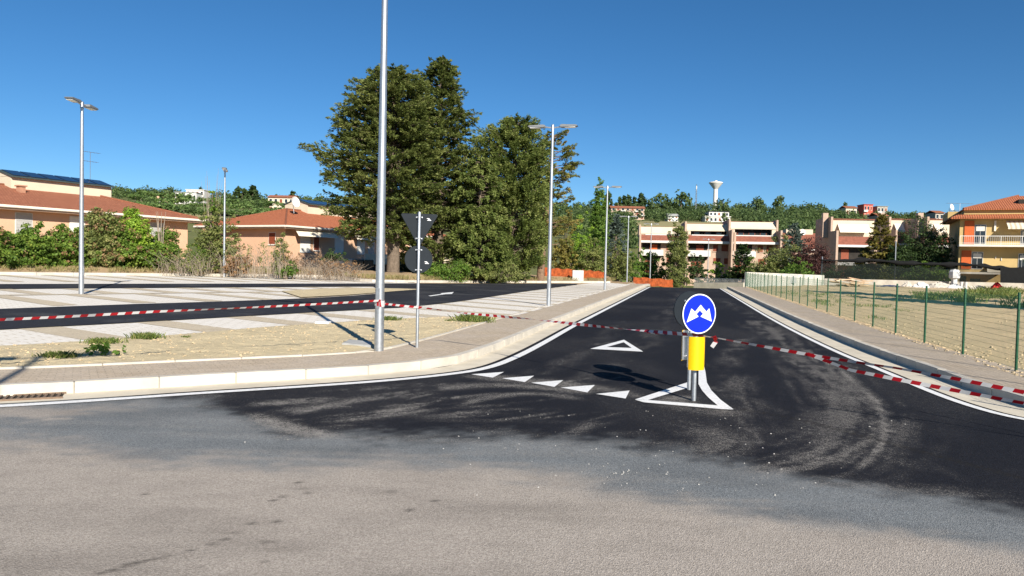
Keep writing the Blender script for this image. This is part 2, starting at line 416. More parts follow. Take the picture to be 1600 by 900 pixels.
def mat_tape():
    t = NT('tape').set(0.35, 0, 0.5); u = t.n('UVMap').outputs[0]
    s = t.n('SeparateXYZ'); t.l(u, s.inputs[0])
    k = t.math('FRACT', t.math('ADD', t.math('MULTIPLY', s.outputs[0], 5.0), t.math('MULTIPLY', s.outputs[1], 0.55)))
    c = t.mix(t.math('GREATER_THAN', k, 0.5), (0.40, 0.010, 0.018), (0.66, 0.65, 0.64)); t.base(c)
    tr = t.n('BsdfTranslucent'); t.l(c, tr.inputs[0]); mx = t.n('MixShader'); mx.inputs[0].default_value = 0.25
    t.l(t.p.outputs[0], mx.inputs[1]); t.l(tr.outputs[0], mx.inputs[2]); t.l(mx.outputs[0], t.t.nodes['Material Output'].inputs[0])
mat_tape()
def mat_net():                       # woven shade netting: dark threads with open gaps
    t = NT('shade_net').set(0.9, 0, 0.1); t.base((0.012, 0.016, 0.014))
    tr = t.n('BsdfTransparent'); mx = t.n('MixShader'); mx.inputs[0].default_value = 0.40
    n = t.noise(0.6, 4, 0.6, t.pos()); t.l(t.ramp(n, [(0.3, (0.22,) * 3), (0.7, (0.48,) * 3)]), mx.inputs[0])
    t.l(t.p.outputs[0], mx.inputs[1]); t.l(tr.outputs[0], mx.inputs[2]); t.l(mx.outputs[0], t.t.nodes['Material Output'].inputs[0])
mat_net()
def mat_wall_stained():
    t = NT('wall_stained').set(0.9, 0, 0.2); p = t.pos()
    mp = t.n('Mapping'); mp.inputs['Scale'].default_value = (2.2, 2.2, 0.16); t.l(p, mp.inputs[0])
    n = t.noise(1.0, 5, 0.7, mp.outputs[0]); n2 = t.noise(0.9, 4, 0.6, p)
    c = t.ramp(n, [(0.40, (0.56, 0.54, 0.48)), (0.55, (0.48, 0.47, 0.41)), (0.66, (0.14, 0.17, 0.13))])
    c = t.mix(t.ramp(n2, [(0.45, (0,) * 3), (0.7, (0.5,) * 3)]), c, (0.60, 0.53, 0.46)); t.base(c)
mat_wall_stained()
def mat_stripe_awning():
    t = NT('awning_striped').set(0.85, 0, 0.2); u = t.n('TexCoord').outputs['Object']; s = t.n('SeparateXYZ'); t.l(u, s.inputs[0])
    k = t.math('GREATER_THAN', t.math('FRACT', t.math('MULTIPLY', s.outputs[0], 2.2)), 0.55)
    t.base(t.mix(k, (0.74, 0.68, 0.55), (0.52, 0.44, 0.32)))
mat_stripe_awning()

# ------------------------------------------------------------------ ground paths (from photo pixels, on their surfaces)
zk = lambda x, y: 0.14
Lpx = [(-420, 652), (-200, 645), (0, 636), (160, 626), (320, 614.5), (480, 604.5), (600, 596), (700, 586), (760, 577), (802, 561), (845, 539), (895, 510)]
lineL = P2([gp(*p) for p in Lpx])
DIR = np.array([0.2300, 0.9732]); NR = np.array([0.9732, -0.2300])
lineL = np.vstack([lineL, [lineL[-1] + DIR * s for s in (10, 25, 45, 62)]])
lineL = smooth_path(lineL)                        # painted edge line, left side of the road (centre)
Rpx = [(1210, 502), (1300, 548), (1390, 584), (1435, 605), (1510, 634), (1600, 658)]
lineR = P2([gp(*p) for p in Rpx])
lineR = np.vstack([[lineR[0] + DIR * s for s in (46, 30, 15)], lineR, [(7.2, 8.3), (8.6, 7.4), (11.0, 6.7), (14, 6.2), (22, 5.2)]])
lineR = smooth_path(lineR)[::-1].copy()           # from the near right corner to the far end
kerbL = offset(lineL, 0.66); rearL = offset(lineL, 0.66 + 0.16 + 1.42)
kerbR = offset(lineR, -0.72); rearR = offset(lineR, -(0.72 + 0.16 + 1.45))

# road sheet with wear attributes
def build_road():
    p_ = np.r_[np.linspace(1000, 27, 400)]
    ys = np.r_[np.linspace(-9, 2.0, 10), CAMZ * FPX / p_]
    ncol = 420; f = np.linspace(-1, 1, ncol)
    X = np.outer(0.92 * np.maximum(ys, 0) + 7, f); Y = np.repeat(ys[:, None], ncol, 1)
    x, y = X.ravel(), Y.ravel(); z = np.zeros_like(x)
    far = np.clip(y - 66, 0, None); z -= 0.0035 * far ** 2
    px, py = proj(x, y); vis = y > 2.2
    px = np.where(vis, px, 800 + x * 300); py = np.where(vis, py, 1200)
    def bl(pts): a = np.array(pts, float); return np.interp(px, a[:, 0], a[:, 1])
    wob = (fbm(x * 0.9, y * 0.9, 1) - 0.5) * 2
    fin = (fbm(x * 7, y * 7, 9, 4) - 0.5) * 2
    sx = fbm(x * 0.7 + y * 0.25, y * 5.0, 5, 4)            # streaks along the old road
    # dusty old carriageway
    ft = bl([(-600, 680), (-200, 682), (0, 686), (120, 695), (260, 716), (420, 722), (600, 712), (800, 733), (1000, 768), (1300, 822), (1600, 868), (2200, 950)])
    tan = sstep(-20, 26, py - ft + wob * 13 + fin * 14 + (sx - 0.5) * 30)
    tan = np.maximum(tan, sstep(-8, 6, py - bl([(-600, 600), (0, 636), (80, 640), (190, 634), (260, 625), (330, 560), (1700, 500)]) + fin * 5) * (1 - sstep(10, 26, py - bl([(-600, 600), (0, 636), (80, 640), (190, 634), (330, 600)]) + fin * 8)) * (1 - sstep(150, 260, px + wob * 60)) * sstep(0.35, 0.55, fbm(x * 1.3, y * 3, 3) + 0.15 * sstep(250, 0, px)) * 0.85)
    # grey worn band
    fg = bl([(-600, 560), (0, 600), (300, 622), (340, 632), (380, 650), (440, 672), (600, 686), (800, 682), (900, 690), (1000, 700), (1150, 728), (1250, 748), (1400, 772), (1600, 806), (2200, 900)])
    grey = sstep(-16, 16, py - fg + wob * 12 + fin * 12)
    grey = np.maximum(grey * (0.66 + 0.5 * fbm(x * 1.4, y * 2.6, 12)), 0)
    # tyre and sweep marks of dust on the new asphalt
    dust = 0.12 * sstep(0.45, 0.75, fbm(x * 0.5, y * 0.3, 21)) + 0.03
    lay = np.zeros_like(x)
    def stroke(pts, wd, k, streak=0.6, sc=9.0, soft=1.0):
        nonlocal dust
        Q = smooth_path(P2([gp(*p) for p in pts]), 0.15, 2)
        sel = np.where((x > Q[:, 0].min() - wd * 2) & (x < Q[:, 0].max() + wd * 2) & (y > Q[:, 1].min() - wd * 2) & (y < Q[:, 1].max() + wd * 2))[0]
        if not len(sel): return
        best = np.full(len(sel), 1e9); side = np.zeros(len(sel)); arc = np.zeros(len(sel)); al = plen(Q)
        for i in range(len(Q) - 1):
            a, b = Q[i], Q[i + 1]; d = b - a; L2 = d @ d + 1e-12
            t = np.clip(((x[sel] - a[0]) * d[0] + (y[sel] - a[1]) * d[1]) / L2, 0, 1)
            ex, ey = x[sel] - a[0] - t * d[0], y[sel] - a[1] - t * d[1]; dd = np.hypot(ex, ey)
            u = dd < best; best[u] = dd[u]; side[u] = (np.sign(d[0] * ey - d[1] * ex) * dd)[u]; arc[u] = al[i] + t[u] * math.sqrt(L2)
        ends = sstep(0, 0.5 * wd + 0.5, arc) * sstep(0, 0.5 * wd + 0.5, al[-1] - arc)
        m = np.exp(-(best / wd) ** 2 * 1.6) * ends
        st = 0.6 * fbm(side * sc * 0.6 + 31 + 0.8 * np.sin(arc * 0.7), arc * 0.6, 40 + len(pts), 4) + 0.4 * fbm(x[sel] * 2.3, y[sel] * 2.3, 61, 4)
        m = m * k * ((1 - streak) + streak * sstep(0.38, 0.62, st) * 1.5)
        dust[sel] = np.maximum(dust[sel], m)
    # the wide turning sweep on the right lane
    stroke([(1180, 500), (1240, 545), (1330, 610), (1352, 660), (1310, 705), (1210, 735), (1080, 742)], 0.85, 0.42, 0.85, 16)
    stroke([(1260, 545), (1360, 610), (1386, 660), (1378, 700), (1330, 742)], 0.055, 1.0, 0.2, 20)
    for o_, w_, k_ in ((-8, 0.035, 0.55), (-22, 0.05, 0.40), (-38, 0.04, 0.55), (-60, 0.05, 0.40), (-84, 0.04, 0.35), (-110, 0.06, 0.30)):
        stroke([(1250 + o_ * 0.5, 540), (1352 + o_, 612), (1376 + o_, 660), (1366 + o_ * 1.1, 698), (1318 + o_ * 1.3, 738 + o_ * 0.03)], w_, k_, 0.5, 24)
    stroke([(1210, 540), (1300, 600), (1322, 650), (1290, 690), (1220, 720)], 0.42, 0.45, 0.8, 20)
    stroke([(1150, 580), (1160, 640), (1190, 690), (1240, 720)], 0.4, 0.28, 0.85, 18)
    stroke([(1330, 690), (1420, 730), (1500, 770)], 0.35, 0.35, 0.8, 8)
    stroke([(1000, 652), (1090, 668), (1150, 690), (1050, 720)], 0.5, 0.35, 0.8, 14)
    stroke([(1170, 520), (1135, 560), (1140, 620)], 0.3, 0.35, 0.8, 9)
    stroke([(1130, 470), (1250, 530), (1400, 590), (1560, 640)], 0.5, 0.22, 0.9, 6)
    stroke([(1060, 460), (1040, 500), (985, 560), (880, 600)], 0.7, 0.20, 0.95, 6)
    stroke([(980, 500), (900, 560), (820, 590)], 0.4, 0.2, 0.9, 8)
    # dust along the give-way line and the old joint
    stroke([(700, 585), (800, 592), (900, 602), (1000, 622), (1100, 640), (1200, 655)], 0.42, 0.60, 0.6, 7)
    stroke([(640, 612), (760, 600), (860, 606), (960, 618)], 0.28, 0.55, 0.8, 9)
    stroke([(690, 640), (760, 620), (840, 612), (930, 628)], 0.18, 0.5, 0.8, 12)
    stroke([(1005, 630), (1060, 628), (1130, 640)], 0.4, 0.8, 0.4, 7)
    stroke([(1010, 627), (1060, 622), (1085, 620), (1100, 628)], 0.25, 0.95, 0.2, 7)
    # combed streaks on the left part of the junction
    for k, (x0, y0, x1, y1, s_) in enumerate([(430, 652, 640, 616, .6), (400, 644, 600, 628, .5), (470, 660, 700, 630, .6), (540, 660, 800, 612, .45), (360, 634, 560, 622, .6), (560, 640, 700, 645, .35),
                                              (620, 655, 900, 640, .3), (500, 634, 690, 606, .5), (520, 648, 560, 640, .9), (420, 668, 520, 690, .6), (520, 612, 700, 598, .4), (700, 660, 960, 700, .2), (860, 690, 1000, 640, .3)]):
        stroke([(x0, y0), ((x0 + x1) / 2, (y0 + y1) / 2 - 6 + (k % 3) * 5), (x1, y1)], 0.16 + 0.06 * (k % 3), min(1, s_ * 1.3), 0.85, 24)
    rs_ = np.random.RandomState(8)
    for k in range(46):
        x0 = rs_.uniform(390, 860); y0 = rs_.uniform(606, 668) - max(0, x0 - 700) * 0.06; ln_ = rs_.uniform(60, 190); sl_ = rs_.uniform(-0.20, -0.03)
        stroke([(x0, y0), (x0 + ln_ * 0.5, y0 + sl_ * ln_ * 0.5 + rs_.uniform(-4, 4)), (x0 + ln_, y0 + sl_ * ln_)], rs_.uniform(0.03, 0.11), rs_.uniform(0.25, 0.75), 0.85, 26)
    for k in range(26):
        x0 = rs_.uniform(1000, 1500); y0 = rs_.uniform(480, 640) if x0 > 1150 else rs_.uniform(560, 690); ln_ = rs_.uniform(60, 170); sl_ = rs_.uniform(0.25, 0.55)
        stroke([(x0, y0), (x0 + ln_ * 0.5, y0 + sl_ * ln_ * 0.45), (x0 + ln_, y0 + sl_ * ln_)], rs_.uniform(0.03, 0.10), rs_.uniform(0.12, 0.4), 0.85, 26)
    stroke([(385, 640), (420, 660), (480, 676), (560, 690)], 0.22, 0.9, 0.6, 10)
    # paint overspray round the hollow triangle
    for a, b in (((900, 545), (1015, 549)), ((905, 541), (980, 533))): stroke([a, ((a[0] + b[0]) / 2, (a[1] + b[1]) / 2), b], 0.13, 0.55, 0.2)
    # fine dust increases where the two surfaces meet
    dust = np.maximum(dust, 0.35 * sstep(-40, 0, py - fg + wob * 20) * sstep(0.4, 0.7, sx))
    # stains: oily patches and a trail of drips on the old road, roller joints on the new
    stain = np.zeros_like(x)
    rnd = np.random.RandomState(3)
    drips = [(150 + i * 7.5 + rnd.rand() * 8, 897 - i * 2.1 + rnd.randn() * 1.5) for i in range(15)] + [(270, 868), (300, 860), (335, 850), (350, 843), (365, 832), (395, 818), (430, 815), (445, 776), (428, 782), (478, 763), (482, 770), (610, 768), (706, 792), (680, 783), (175, 769), (225, 772), (420, 847), (415, 878), (640, 797), (468, 754)]
    for q in drips:
        a = gp(*q); rr = 0.010 + 0.011 * rnd.rand()
        stain = np.maximum(stain, 0.8 * np.exp(-(((x - a[0]) / (rr * 1.8)) ** 2 + ((y - a[1]) / (rr * 1.6)) ** 2)))
    dirt = (sstep(0.45, 0.80, fbm(x * 0.35 + 7, y * 1.3, 77, 6)) * 0.26 + 0.08 * sstep(0.5, 0.7, fbm(x * 2.2, y * 6.0, 78))) * tan
    def joint(pts, wd, k):
        nonlocal stain
        Q = smooth_path(P2([gp(*p) for p in pts]), 0.2, 1)
        for a, b in zip(Q[:-1], Q[1:]):
            d = b - a; L2 = d @ d
            sel = np.where((np.abs(x - a[0]) < 0.5) & (np.abs(y - a[1]) < 0.5))[0]
            t = np.clip(((x[sel] - a[0]) * d[0] + (y[sel] - a[1]) * d[1]) / L2, 0, 1)
            dd = np.hypot(x[sel] - a[0] - t * d[0], y[sel] - a[1] - t * d[1])
            stain[sel] = np.maximum(stain[sel], k * np.exp(-(dd / wd) ** 2))
    joint([(1140, 636), (1250, 655), (1380, 690), (1500, 722), (1600, 748)], 0.035, 0.75)
    stain = np.maximum(stain, dirt)
    idx = np.arange(len(ys) - 1)[:, None] * ncol + np.arange(ncol - 1)[None, :]
    F = np.stack([idx, idx + 1, idx + ncol + 1, idx + ncol], -1).reshape(-1, 4)
    z = z + (fbm(x * 0.8, y * 0.8, 50) - 0.5) * 0.0
    o = raw('road', np.c_[x, y, z], F, 'road_surface', attrs={'tan': tan, 'grey': np.clip(grey, 0, 1), 'dust': np.clip(dust, 0, 1), 'stain': np.clip(stain, 0, 1)})
    return struct(o)
build_road()
zroad = lambda x, y: -0.0035 * max(0, y - 66) ** 2

# distant ground and hill
def hill(x, y):
    d = math.hypot(x, y); th = x / max(d, 1)
    k = 1.0 - 0.10 * min(1, max(0, (th - 0.36) / 0.1)) + 0.02 * math.sin(th * 9)
    z = 45 * k * min(1, max(0, (d - 170) / 430)) ** 1.0
    if d > 600: z -= (d - 600) * 0.01
    b = -1.2 if d > 90 else -0.5
    return z + b + (1.2 * math.sin(x * 0.021) * math.cos(y * 0.017) * min(1, max(0, (d - 200) / 100)))
def build_ground():
    rs = np.r_[0.5, np.linspace(10, 160, 16), np.linspace(180, 640, 47), 700, 800, 1000, 1400, 2200, 3500]
    na = 180; V = []
    for r in rs:
        for k in range(na):
            a = 2 * math.pi * k / na; x, y = r * math.sin(a), r * math.cos(a)
            V.append((x, y, hill(x, y) if y > -50 else -0.5))
    i = np.arange(len(rs) - 1)[:, None] * na + np.arange(na)[None, :]
    j = np.arange(len(rs) - 1)[:, None] * na + ((np.arange(na) + 1) % na)[None, :]
    F = np.stack([i, i + na, j + na, j], -1).reshape(-1, 4)
    struct(raw('ground', V, F[:, ::-1].copy(), 'far_ground', smooth=True))
build_ground()

# gutters, pavements, kerbs
struct(loft('gutter', offset(lineL, 0.19), kerbL, 'gutter_concrete', zroad, 0.006, 2))
struct(loft('gutter', offset(lineR, -0.14), kerbR, 'gutter_concrete', zroad, 0.006, 2))
zkr = lambda x, y: 0.14 - 0.0035 * max(0, y - 70) ** 2 * 0.4
struct(loft('pavement', offset(lineL, 0.66 + 0.15), rearL, 'pavers_brown', zkr, 0.0, 3))
struct(loft('pavement', offset(lineR, -(0.72 + 0.15)), rearR, 'pavers_brown', zkr, 0.0, 3))
def kerb_run(name, P, side, length, z1, wd, mat='kerb_stone', gap=0.007, below=0.1, bev=0.008, proud=0.0):
    """separate stones laid along P; side +1: body lies to the left of travel"""
    root = struct(bpy.data.objects.new(name, None)); col.objects.link(root)
    s = plen(P); Q = offset(P, side * wd); k = 0.0; rnd = random.Random(5)
    while k + length < s[-1]:
        def pt(A, t): return (np.interp(t, s, A[:, 0]), np.interp(t, s, A[:, 1]))
        a, b = k + gap / 2, k + length - gap / 2; dz = rnd.uniform(-0.004, 0.004)
        m = pt(P, (a + b) / 2); f = zkr(*m) - 0.14
        pts = [pt(P, a), pt(P, b), pt(Q, b), pt(Q, a)]
        if side < 0: pts = pts[::-1]
        mb = MB().hexa([(x, y, f - below) for x, y in pts] + [(x, y, f + z1 + dz) for x, y in pts])
        mb.build(name + '_stone' if not name.endswith('edging') else 'edging_stone', mat, root, bevel=bev)
        k += length
    return root
kerb_run('kerb', kerbL, 1, 1.0, 0.150, 0.15)
kerb_run('kerb', kerbR, -1, 1.0, 0.150, 0.15)
kerb_run('pavement_edging', rearL, 1, 1.0, 0.165, 0.08, bev=0.006)

# painted lines
def line(name, P, wd, dz=0.010):
    return struct(loft(name, offset(P, wd / 2), offset(P, -wd / 2), 'road_paint', zroad, dz, 1))
line('edge_line', lineL, 0.16); line('edge_line', lineR, 0.13)
def paint_poly(name, pts, zf=zflat, dz=0.008):
    V = [gp(*p, zf) for p in pts]; V = [(a, b, c + dz) for a, b, c in V]
    o = raw(name, V, [tuple(range(len(V)))], 'road_paint')
    bm = bmesh.new(); bm.from_mesh(o.data); bmesh.ops.triangulate(bm, faces=bm.faces)
    bmesh.ops.recalc_face_normals(bm, faces=bm.faces)
    if sum(f.normal.z for f in bm.faces) < 0: bmesh.ops.reverse_faces(bm, faces=bm.faces)
    bm.to_mesh(o.data); bm.free(); return struct(o)
def zz(pts, ox=720, oy=480, k=4.0): return [(ox + a / k, oy + b / k) for a, b in pts]
for tr in ([(65, 422), (270, 407), (200, 443)], [(258, 447), (458, 431), (400, 471)], [(440, 475), (640, 459), (585, 501)],
           [(625, 505), (838, 489), (790, 536)], [(845, 545), (1055, 524), (1030, 574)]):
    paint_poly('give_way_triangle', zz(tr))
paint_poly('warning_triangle_marking', zz([(808, 262), (1020, 205), (1140, 280), (1068, 257), (1018, 221), (912, 251)]))
paint_poly('warning_triangle_marking', zz([(808, 262), (912, 251), (1068, 257), (1140, 280)]), dz=0.0085)
paint_poly('island_marking', [(992, 625), (1077.4, 597), (1078.3, 605.5), (1012.5, 625.8)])
paint_poly('island_marking', [(992, 625.4), (1012.5, 625.9), (1121.4, 634.3), (1146, 640.9), (1128, 640.2), (1006, 629.5)], dz=0.0085)
paint_poly('island_marking', [(1097, 560), (1102.3, 582), (1104.5, 598.7), (1111.6, 611), (1126, 625.6), (1146.3, 640.6), (1121.4, 634.6), (1106.7, 622), (1097, 611), (1091.3, 601), (1091.5, 581.6), (1093, 560)], dz=0.0092)
paint_poly('centre_line', [(1075.8, 448), (1078.3, 448), (1080.4, 460), (1076.6, 460)], zroad)

# ------------------------------------------------------------------ left block: verge, car park
def px_path(pts, zf=zblock, step=0.5, it=2): return smooth_path(P2([gp(*p, zf) for p in pts]), step, it)
LD = np.array([0.5625, 0.8268]); LN = np.array([-0.8268, 0.5625])     # car park lane direction, and its left normal
# bare soil sheet under everything on the block
A = rearL[::4]; n = len(A); Bo = np.c_[np.linspace(-75, -12, n), np.linspace(9, 120, n)]
struct(loft('soil', A, Bo, 'bank_soil', zblock, -0.03, 40))
def para(u0, u1, v0, v1, origin): # lane coordinates -> corners
    o = np.array(origin); return [o + LD * u + LN * v for u, v in ((u0, v0), (u1, v0), (u1, v1), (u0, v1))]
O1 = np.array(gp(0, 516, zblock)[:2])                     # lower edge of the near lane
def lane_loft(name, v0, v1, u0, u1, mat, dz, step=1.5, parent=None, nv=4):
    us = np.arange(u0, u1 + step, step)
    return loft(name, np.array([O1 + LD * u + LN * v0 for u in us]), np.array([O1 + LD * u + LN * v1 for u in us]), mat, zblock, dz, nv, parent)
# light paving of the bays
pv = struct(lane_loft('parking_paving', 4.8, 31.0, -24, 34, 'pavers_white', 0.0, 1.5, None, 20))
pn = struct(lane_loft('parking_paving', -4.2, 0.3, -6, 13.5, 'pavers_white', 0.004, 1.5, None, 5))
pu = [gp(*p, zblock)[:2] for p in ((692, 492), (794, 478), (901, 452), (960, 445))]
struct(loft('parking_paving', px_path([(640, 497), (740, 497), (800, 496), (857, 479.5), (945, 455.5), (985, 444.6)], step=1.0), px_path([(600, 484), (692, 474), (794, 459.5), (850, 452), (901, 445), (940, 441)], step=1.0), 'pavers_white', zblock, 0.006, 6))
_sa = px_path([(600, 484), (692, 474), (794, 459.5), (850, 452), (901, 445), (940, 441)], step=0.2); _sb = px_path([(640, 497), (740, 497), (800, 496), (857, 479.5), (945, 455.5), (985, 444.6)], step=0.2)
pr = bpy.data.objects['parking_paving.002'] if 'parking_paving.002' in bpy.data.objects else pv
def _pt(A, y): i = np.argmin(abs(A[:, 1] - y)); return A[i]
for y in np.arange(25.5, 60, 2.55):
    a0, a1, b0, b1 = _pt(_sa, y + 3.6), _pt(_sa, y + 4.3), _pt(_sb, y), _pt(_sb, y + 0.7)
    loft('divider_strip', np.array([a0, (a0 + b0) / 2, b0]), np.array([a1, (a1 + b1) / 2, b1]), 'pavers_tan', zblock, 0.011, 1, pr)
def stripe(u, v0, v1, wd, skew=0.0, dz=0.010):
    us = np.linspace(v0, v1, max(3, int(abs(v1 - v0))))
    lane = np.array([O1 + LD * (u + skew * (v - v0)) + LN * v for v in us]); lane2 = np.array([O1 + LD * (u + wd + skew * (v - v0)) + LN * v for v in us])
    return loft('divider_strip', lane, lane2, 'pavers_tan', zblock, dz, 1, pn if v0 < 0 else pv)
for k in range(-2, 6): stripe(0.35 + 2.45 * k, -4.0, -0.02, 0.8)
for k in range(-8, 13): stripe(1.0 + 2.45 * k, 5.5, 10.2, 0.7); stripe(0.2 + 2.45 * k, 10.6, 15.0, 0.7)
for k in range(-8, 15): stripe(0.6 + 2.45 * k, 20, 30.5, 0.7)
lane_loft('divider_strip', 10.2, 10.6, -20, 26, 'pavers_tan', 0.013, parent=pv, nv=1)
# asphalt lanes
l1u = px_path([(-420, 500), (-200, 491.5), (0, 483.7), (240, 475.4), (483, 467), (589, 460), (640, 454)])
l1l = px_path([(-420, 541), (-200, 528), (0, 516), (240, 503.5), (590, 484), (692, 475)])
struct(loft('parking_lane', l1l, l1u, 'asphalt_lane', zblock, 0.022, 6))
l2u = px_path([(-420, 446.5), (-200, 445.3), (0, 444.5), (240, 444), (483, 443.6), (590, 443.3)])
l2l = px_path([(-420, 456.5), (-200, 454), (0, 452), (240, 450.3), (483, 448.6), (590, 448)])
struct(loft('parking_lane', l2l, l2u, 'asphalt_lane', zblock, 0.024, 6))
struct(loft('parking_lane', px_path([(640, 480), (692, 475), (740, 468.5), (794, 460), (850, 451.5), (901, 445.3)]), px_path([(575, 443.4), (620, 443.3), (690, 443.3), (780, 443.3), (850, 443.4), (903, 443.8)]), 'asphalt_lane', zblock, 0.028, 8))
struct(loft('traffic_island_soil', px_path([(470, 466), (540, 462.5), (600, 457.5), (655, 453.2)]), px_path([(440, 456), (520, 451), (600, 451.3), (652, 452.6)]), 'verge_soil', zblock, 0.045, 3))
paint_poly('lane_arrow_marking', [(669, 463.2), (690, 460.3), (688, 459.2), (709, 457.2), (706, 460.3), (696, 460.7), (673, 464)], zblock, 0.036)
# far kerb of the car park
fk = px_path([(-420, 426.5), (-200, 428), (0, 429.5), (240, 431), (480, 432.2), (520, 434), (575, 440.5), (640, 441.3), (760, 441.4), (900, 441.8), (960, 442)])
kr = struct(bpy.data.objects.new('parking_kerb', None)); col.objects.link(kr)
sfk = plen(fk); Qk = offset(fk, 0.3)
for i in range(0, int(sfk[-1] / 2.0)):
    a, b = i * 2.0 + 0.01, i * 2.0 + 1.99
    g = lambda A, t: (np.interp(t, sfk, A[:, 0]), np.interp(t, sfk, A[:, 1]))
    pts = [g(fk, a), g(fk, b), g(Qk, b), g(Qk, a)]
    MB().hexa([(x, y, zblock(x, y) - 0.1) for x, y in pts] + [(x, y, zblock(x, y) + 0.16) for x, y in pts]).build('parking_kerb_stone', 'kerb_stone', kr)
# bank of soil behind the far kerb
bankB = np.c_[fk[:, 0] * 1.18 - 1, fk[:, 1] * 1.18 + 2]
struct(loft('bank', offset(fk, 0.28), bankB, 'bank_soil', zblock, 0.10, 16, bumpf=lambda x, y, t: min(1, t * 5) * (0.25 + 0.35 * fbm(x * 0.5, y * 0.5, 8))))
# verge
vA = offset(rearL, 0.07); s_ = plen(vA)
near = vA[(vA[:, 0] > -14) & (vA[:, 1] < 23.5)]
near = resample(near, 420)
vB = px_path([(-700, 585), (-420, 566), (-200, 553), (0, 542), (160, 533), (320, 521), (400, 513), (490, 507), (600, 500), (690, 496), (760, 497.5), (806, 496.5)], step=0.3)
vB = resample(vB[vB[:, 0] > -15.5], 420)
struct(loft('verge', near, vB, 'verge_soil', zblock, 0.02, 60, bumpf=lambda x, y, t: (0.05 * (fbm(x * 3, y * 3, 2) - 0.35) + 0.030 * (fbm(x * 9, y * 9, 4, 3) - 0.5)) * min(1, t * 8 + 0.1) * min(1, (1 - t) * 8 + 0.25)))
# right field
fA = offset(rearR, 0.0)[::2]; fB = np.c_[np.linspace(45, 90, len(fA)), np.linspace(3, 118, len(fA))]
struct(loft('field', fA, fB, 'field_soil', zright, -0.01, 110, bumpf=lambda x, y, t: min(1, t * 12) * (0.20 * (fbm(x * 0.7, y * 1.1, 2) - 0.4) + 0.12 * (fbm(x * 2.2, y * 2.6, 4, 3) - 0.5))))

# ------------------------------------------------------------------ street lamps
def lamp_template():
    root = thing('street_lamp', 'x', 'street lamp', group='street lamps round the new car park and road')
    H = 7.3
    MB().lathe([(0.088, -0.4), (0.088, 0.3), (0.084, 1.0), (0.050, H - 0.05), (0.050, H)], 20).build('pole', 'galvanised', root, smooth=True)
    MB().box(-0.035, 0.035, -0.0925, -0.080, 0.75, 1.10).build('access_door', 'galvanised', root, bevel=0.003)
    MB().lathe([(0.062, H - 0.22), (0.062, H + 0.03), (0.045, H + 0.05)], 16).build('collar', 'galvanised', root, smooth=True)
    for s in (-1, 1):
        MB().tube([(s * 0.05, 0, H - 0.08), (s * 0.28, 0, H - 0.05), (s * 0.42, 0, H - 0.04)], 0.028, 8).build('arm', 'galvanised', root, smooth=True)
        poly = [(0.30, -0.045), (0.40, -0.06), (0.98, -0.035), (1.02, 0.0), (0.95, 0.035), (0.60, 0.045), (0.40, 0.06), (0.30, 0.03)]
        pl = [(s * a, H - 0.02 + b) for a, b in poly]
        h = MB().prism(pl if s > 0 else pl[::-1], -0.14, 0.14).build('lamp_head', 'lamp_grey', root, bevel=0.012)
        MB().hexa([(min(s * .5, s * .93), -0.11, H - 0.088 + 0.0), (max(s * .5, s * .93), -0.11, H - 0.088), (max(s * .5, s * .93), 0.11, H - 0.088), (min(s * .5, s * .93), 0.11, H - 0.088),
                   (min(s * .5, s * .93), -0.11, H - 0.05), (max(s * .5, s * .93), -0.11, H - 0.05), (max(s * .5, s * .93), 0.11, H - 0.05), (min(s * .5, s * .93), 0.11, H - 0.05)]).build('lens', 'lens', h)
    return root
lt = lamp_template()
DZR = -R(13.3)
lamps = [((592, 548), None, 1.06, DZR, 'thick galvanised lamp post with striped tape tied to it, beside the concrete cover plate'),
         ((127, 460), None, 0.945, R(96), 'twin-headed lamp post standing among the pale parking bays before the ivy hedge'),
         ((350, 430), 50, 1.0, R(108), 'slim lamp post at the hedge end of the car park, between the two tiled houses'),
         ((857, 478), None, 1.0, DZR, 'twin-headed lamp post at the pavement edge in front of the sparse tall conifer'),
         ((945, 453), None, 1.0, DZR, 'twin-headed lamp post rising in front of the narrow poplar'),
         ((980, 445), 82, 1.0, DZR, 'slim lamp post at the pavement beside the olive bushes, before the blue cedar'),
         ((1016, 442), 95, 1.0, DZR, 'slim lamp post standing at the second orange net'),
         ((1106, 445), 121, 1.0, DZR, 'far lamp post behind the grey railing, in front of the terraced houses'),
         ((1146, 446), 146, 1.0, DZR, 'farthest lamp post, beside the dark conifer behind the grey railing')]
for i, (p, d, sc, rz, lab) in enumerate(lamps):
    o = lt if i == 0 else copy_tree(lt)
    if d is None: q = gp(*p, zblock)
    else:
        q = at(p[0], 420, d); q = (q[0], q[1], zblock(q[0], q[1]) if d < 100 else -0.6)
    o.location = q; o.rotation_euler = (0, 0, rz); o.scale = (1, 1, sc) if i else (1.0, 1.0, sc); o['label'] = lab
o = copy_tree(lt); o.location = (-2.15, -1.6, 0); o.rotation_euler = (0, 0, R(35)); o['label'] = 'twin-headed lamp post whose shadow falls across the pavement and verge'; 

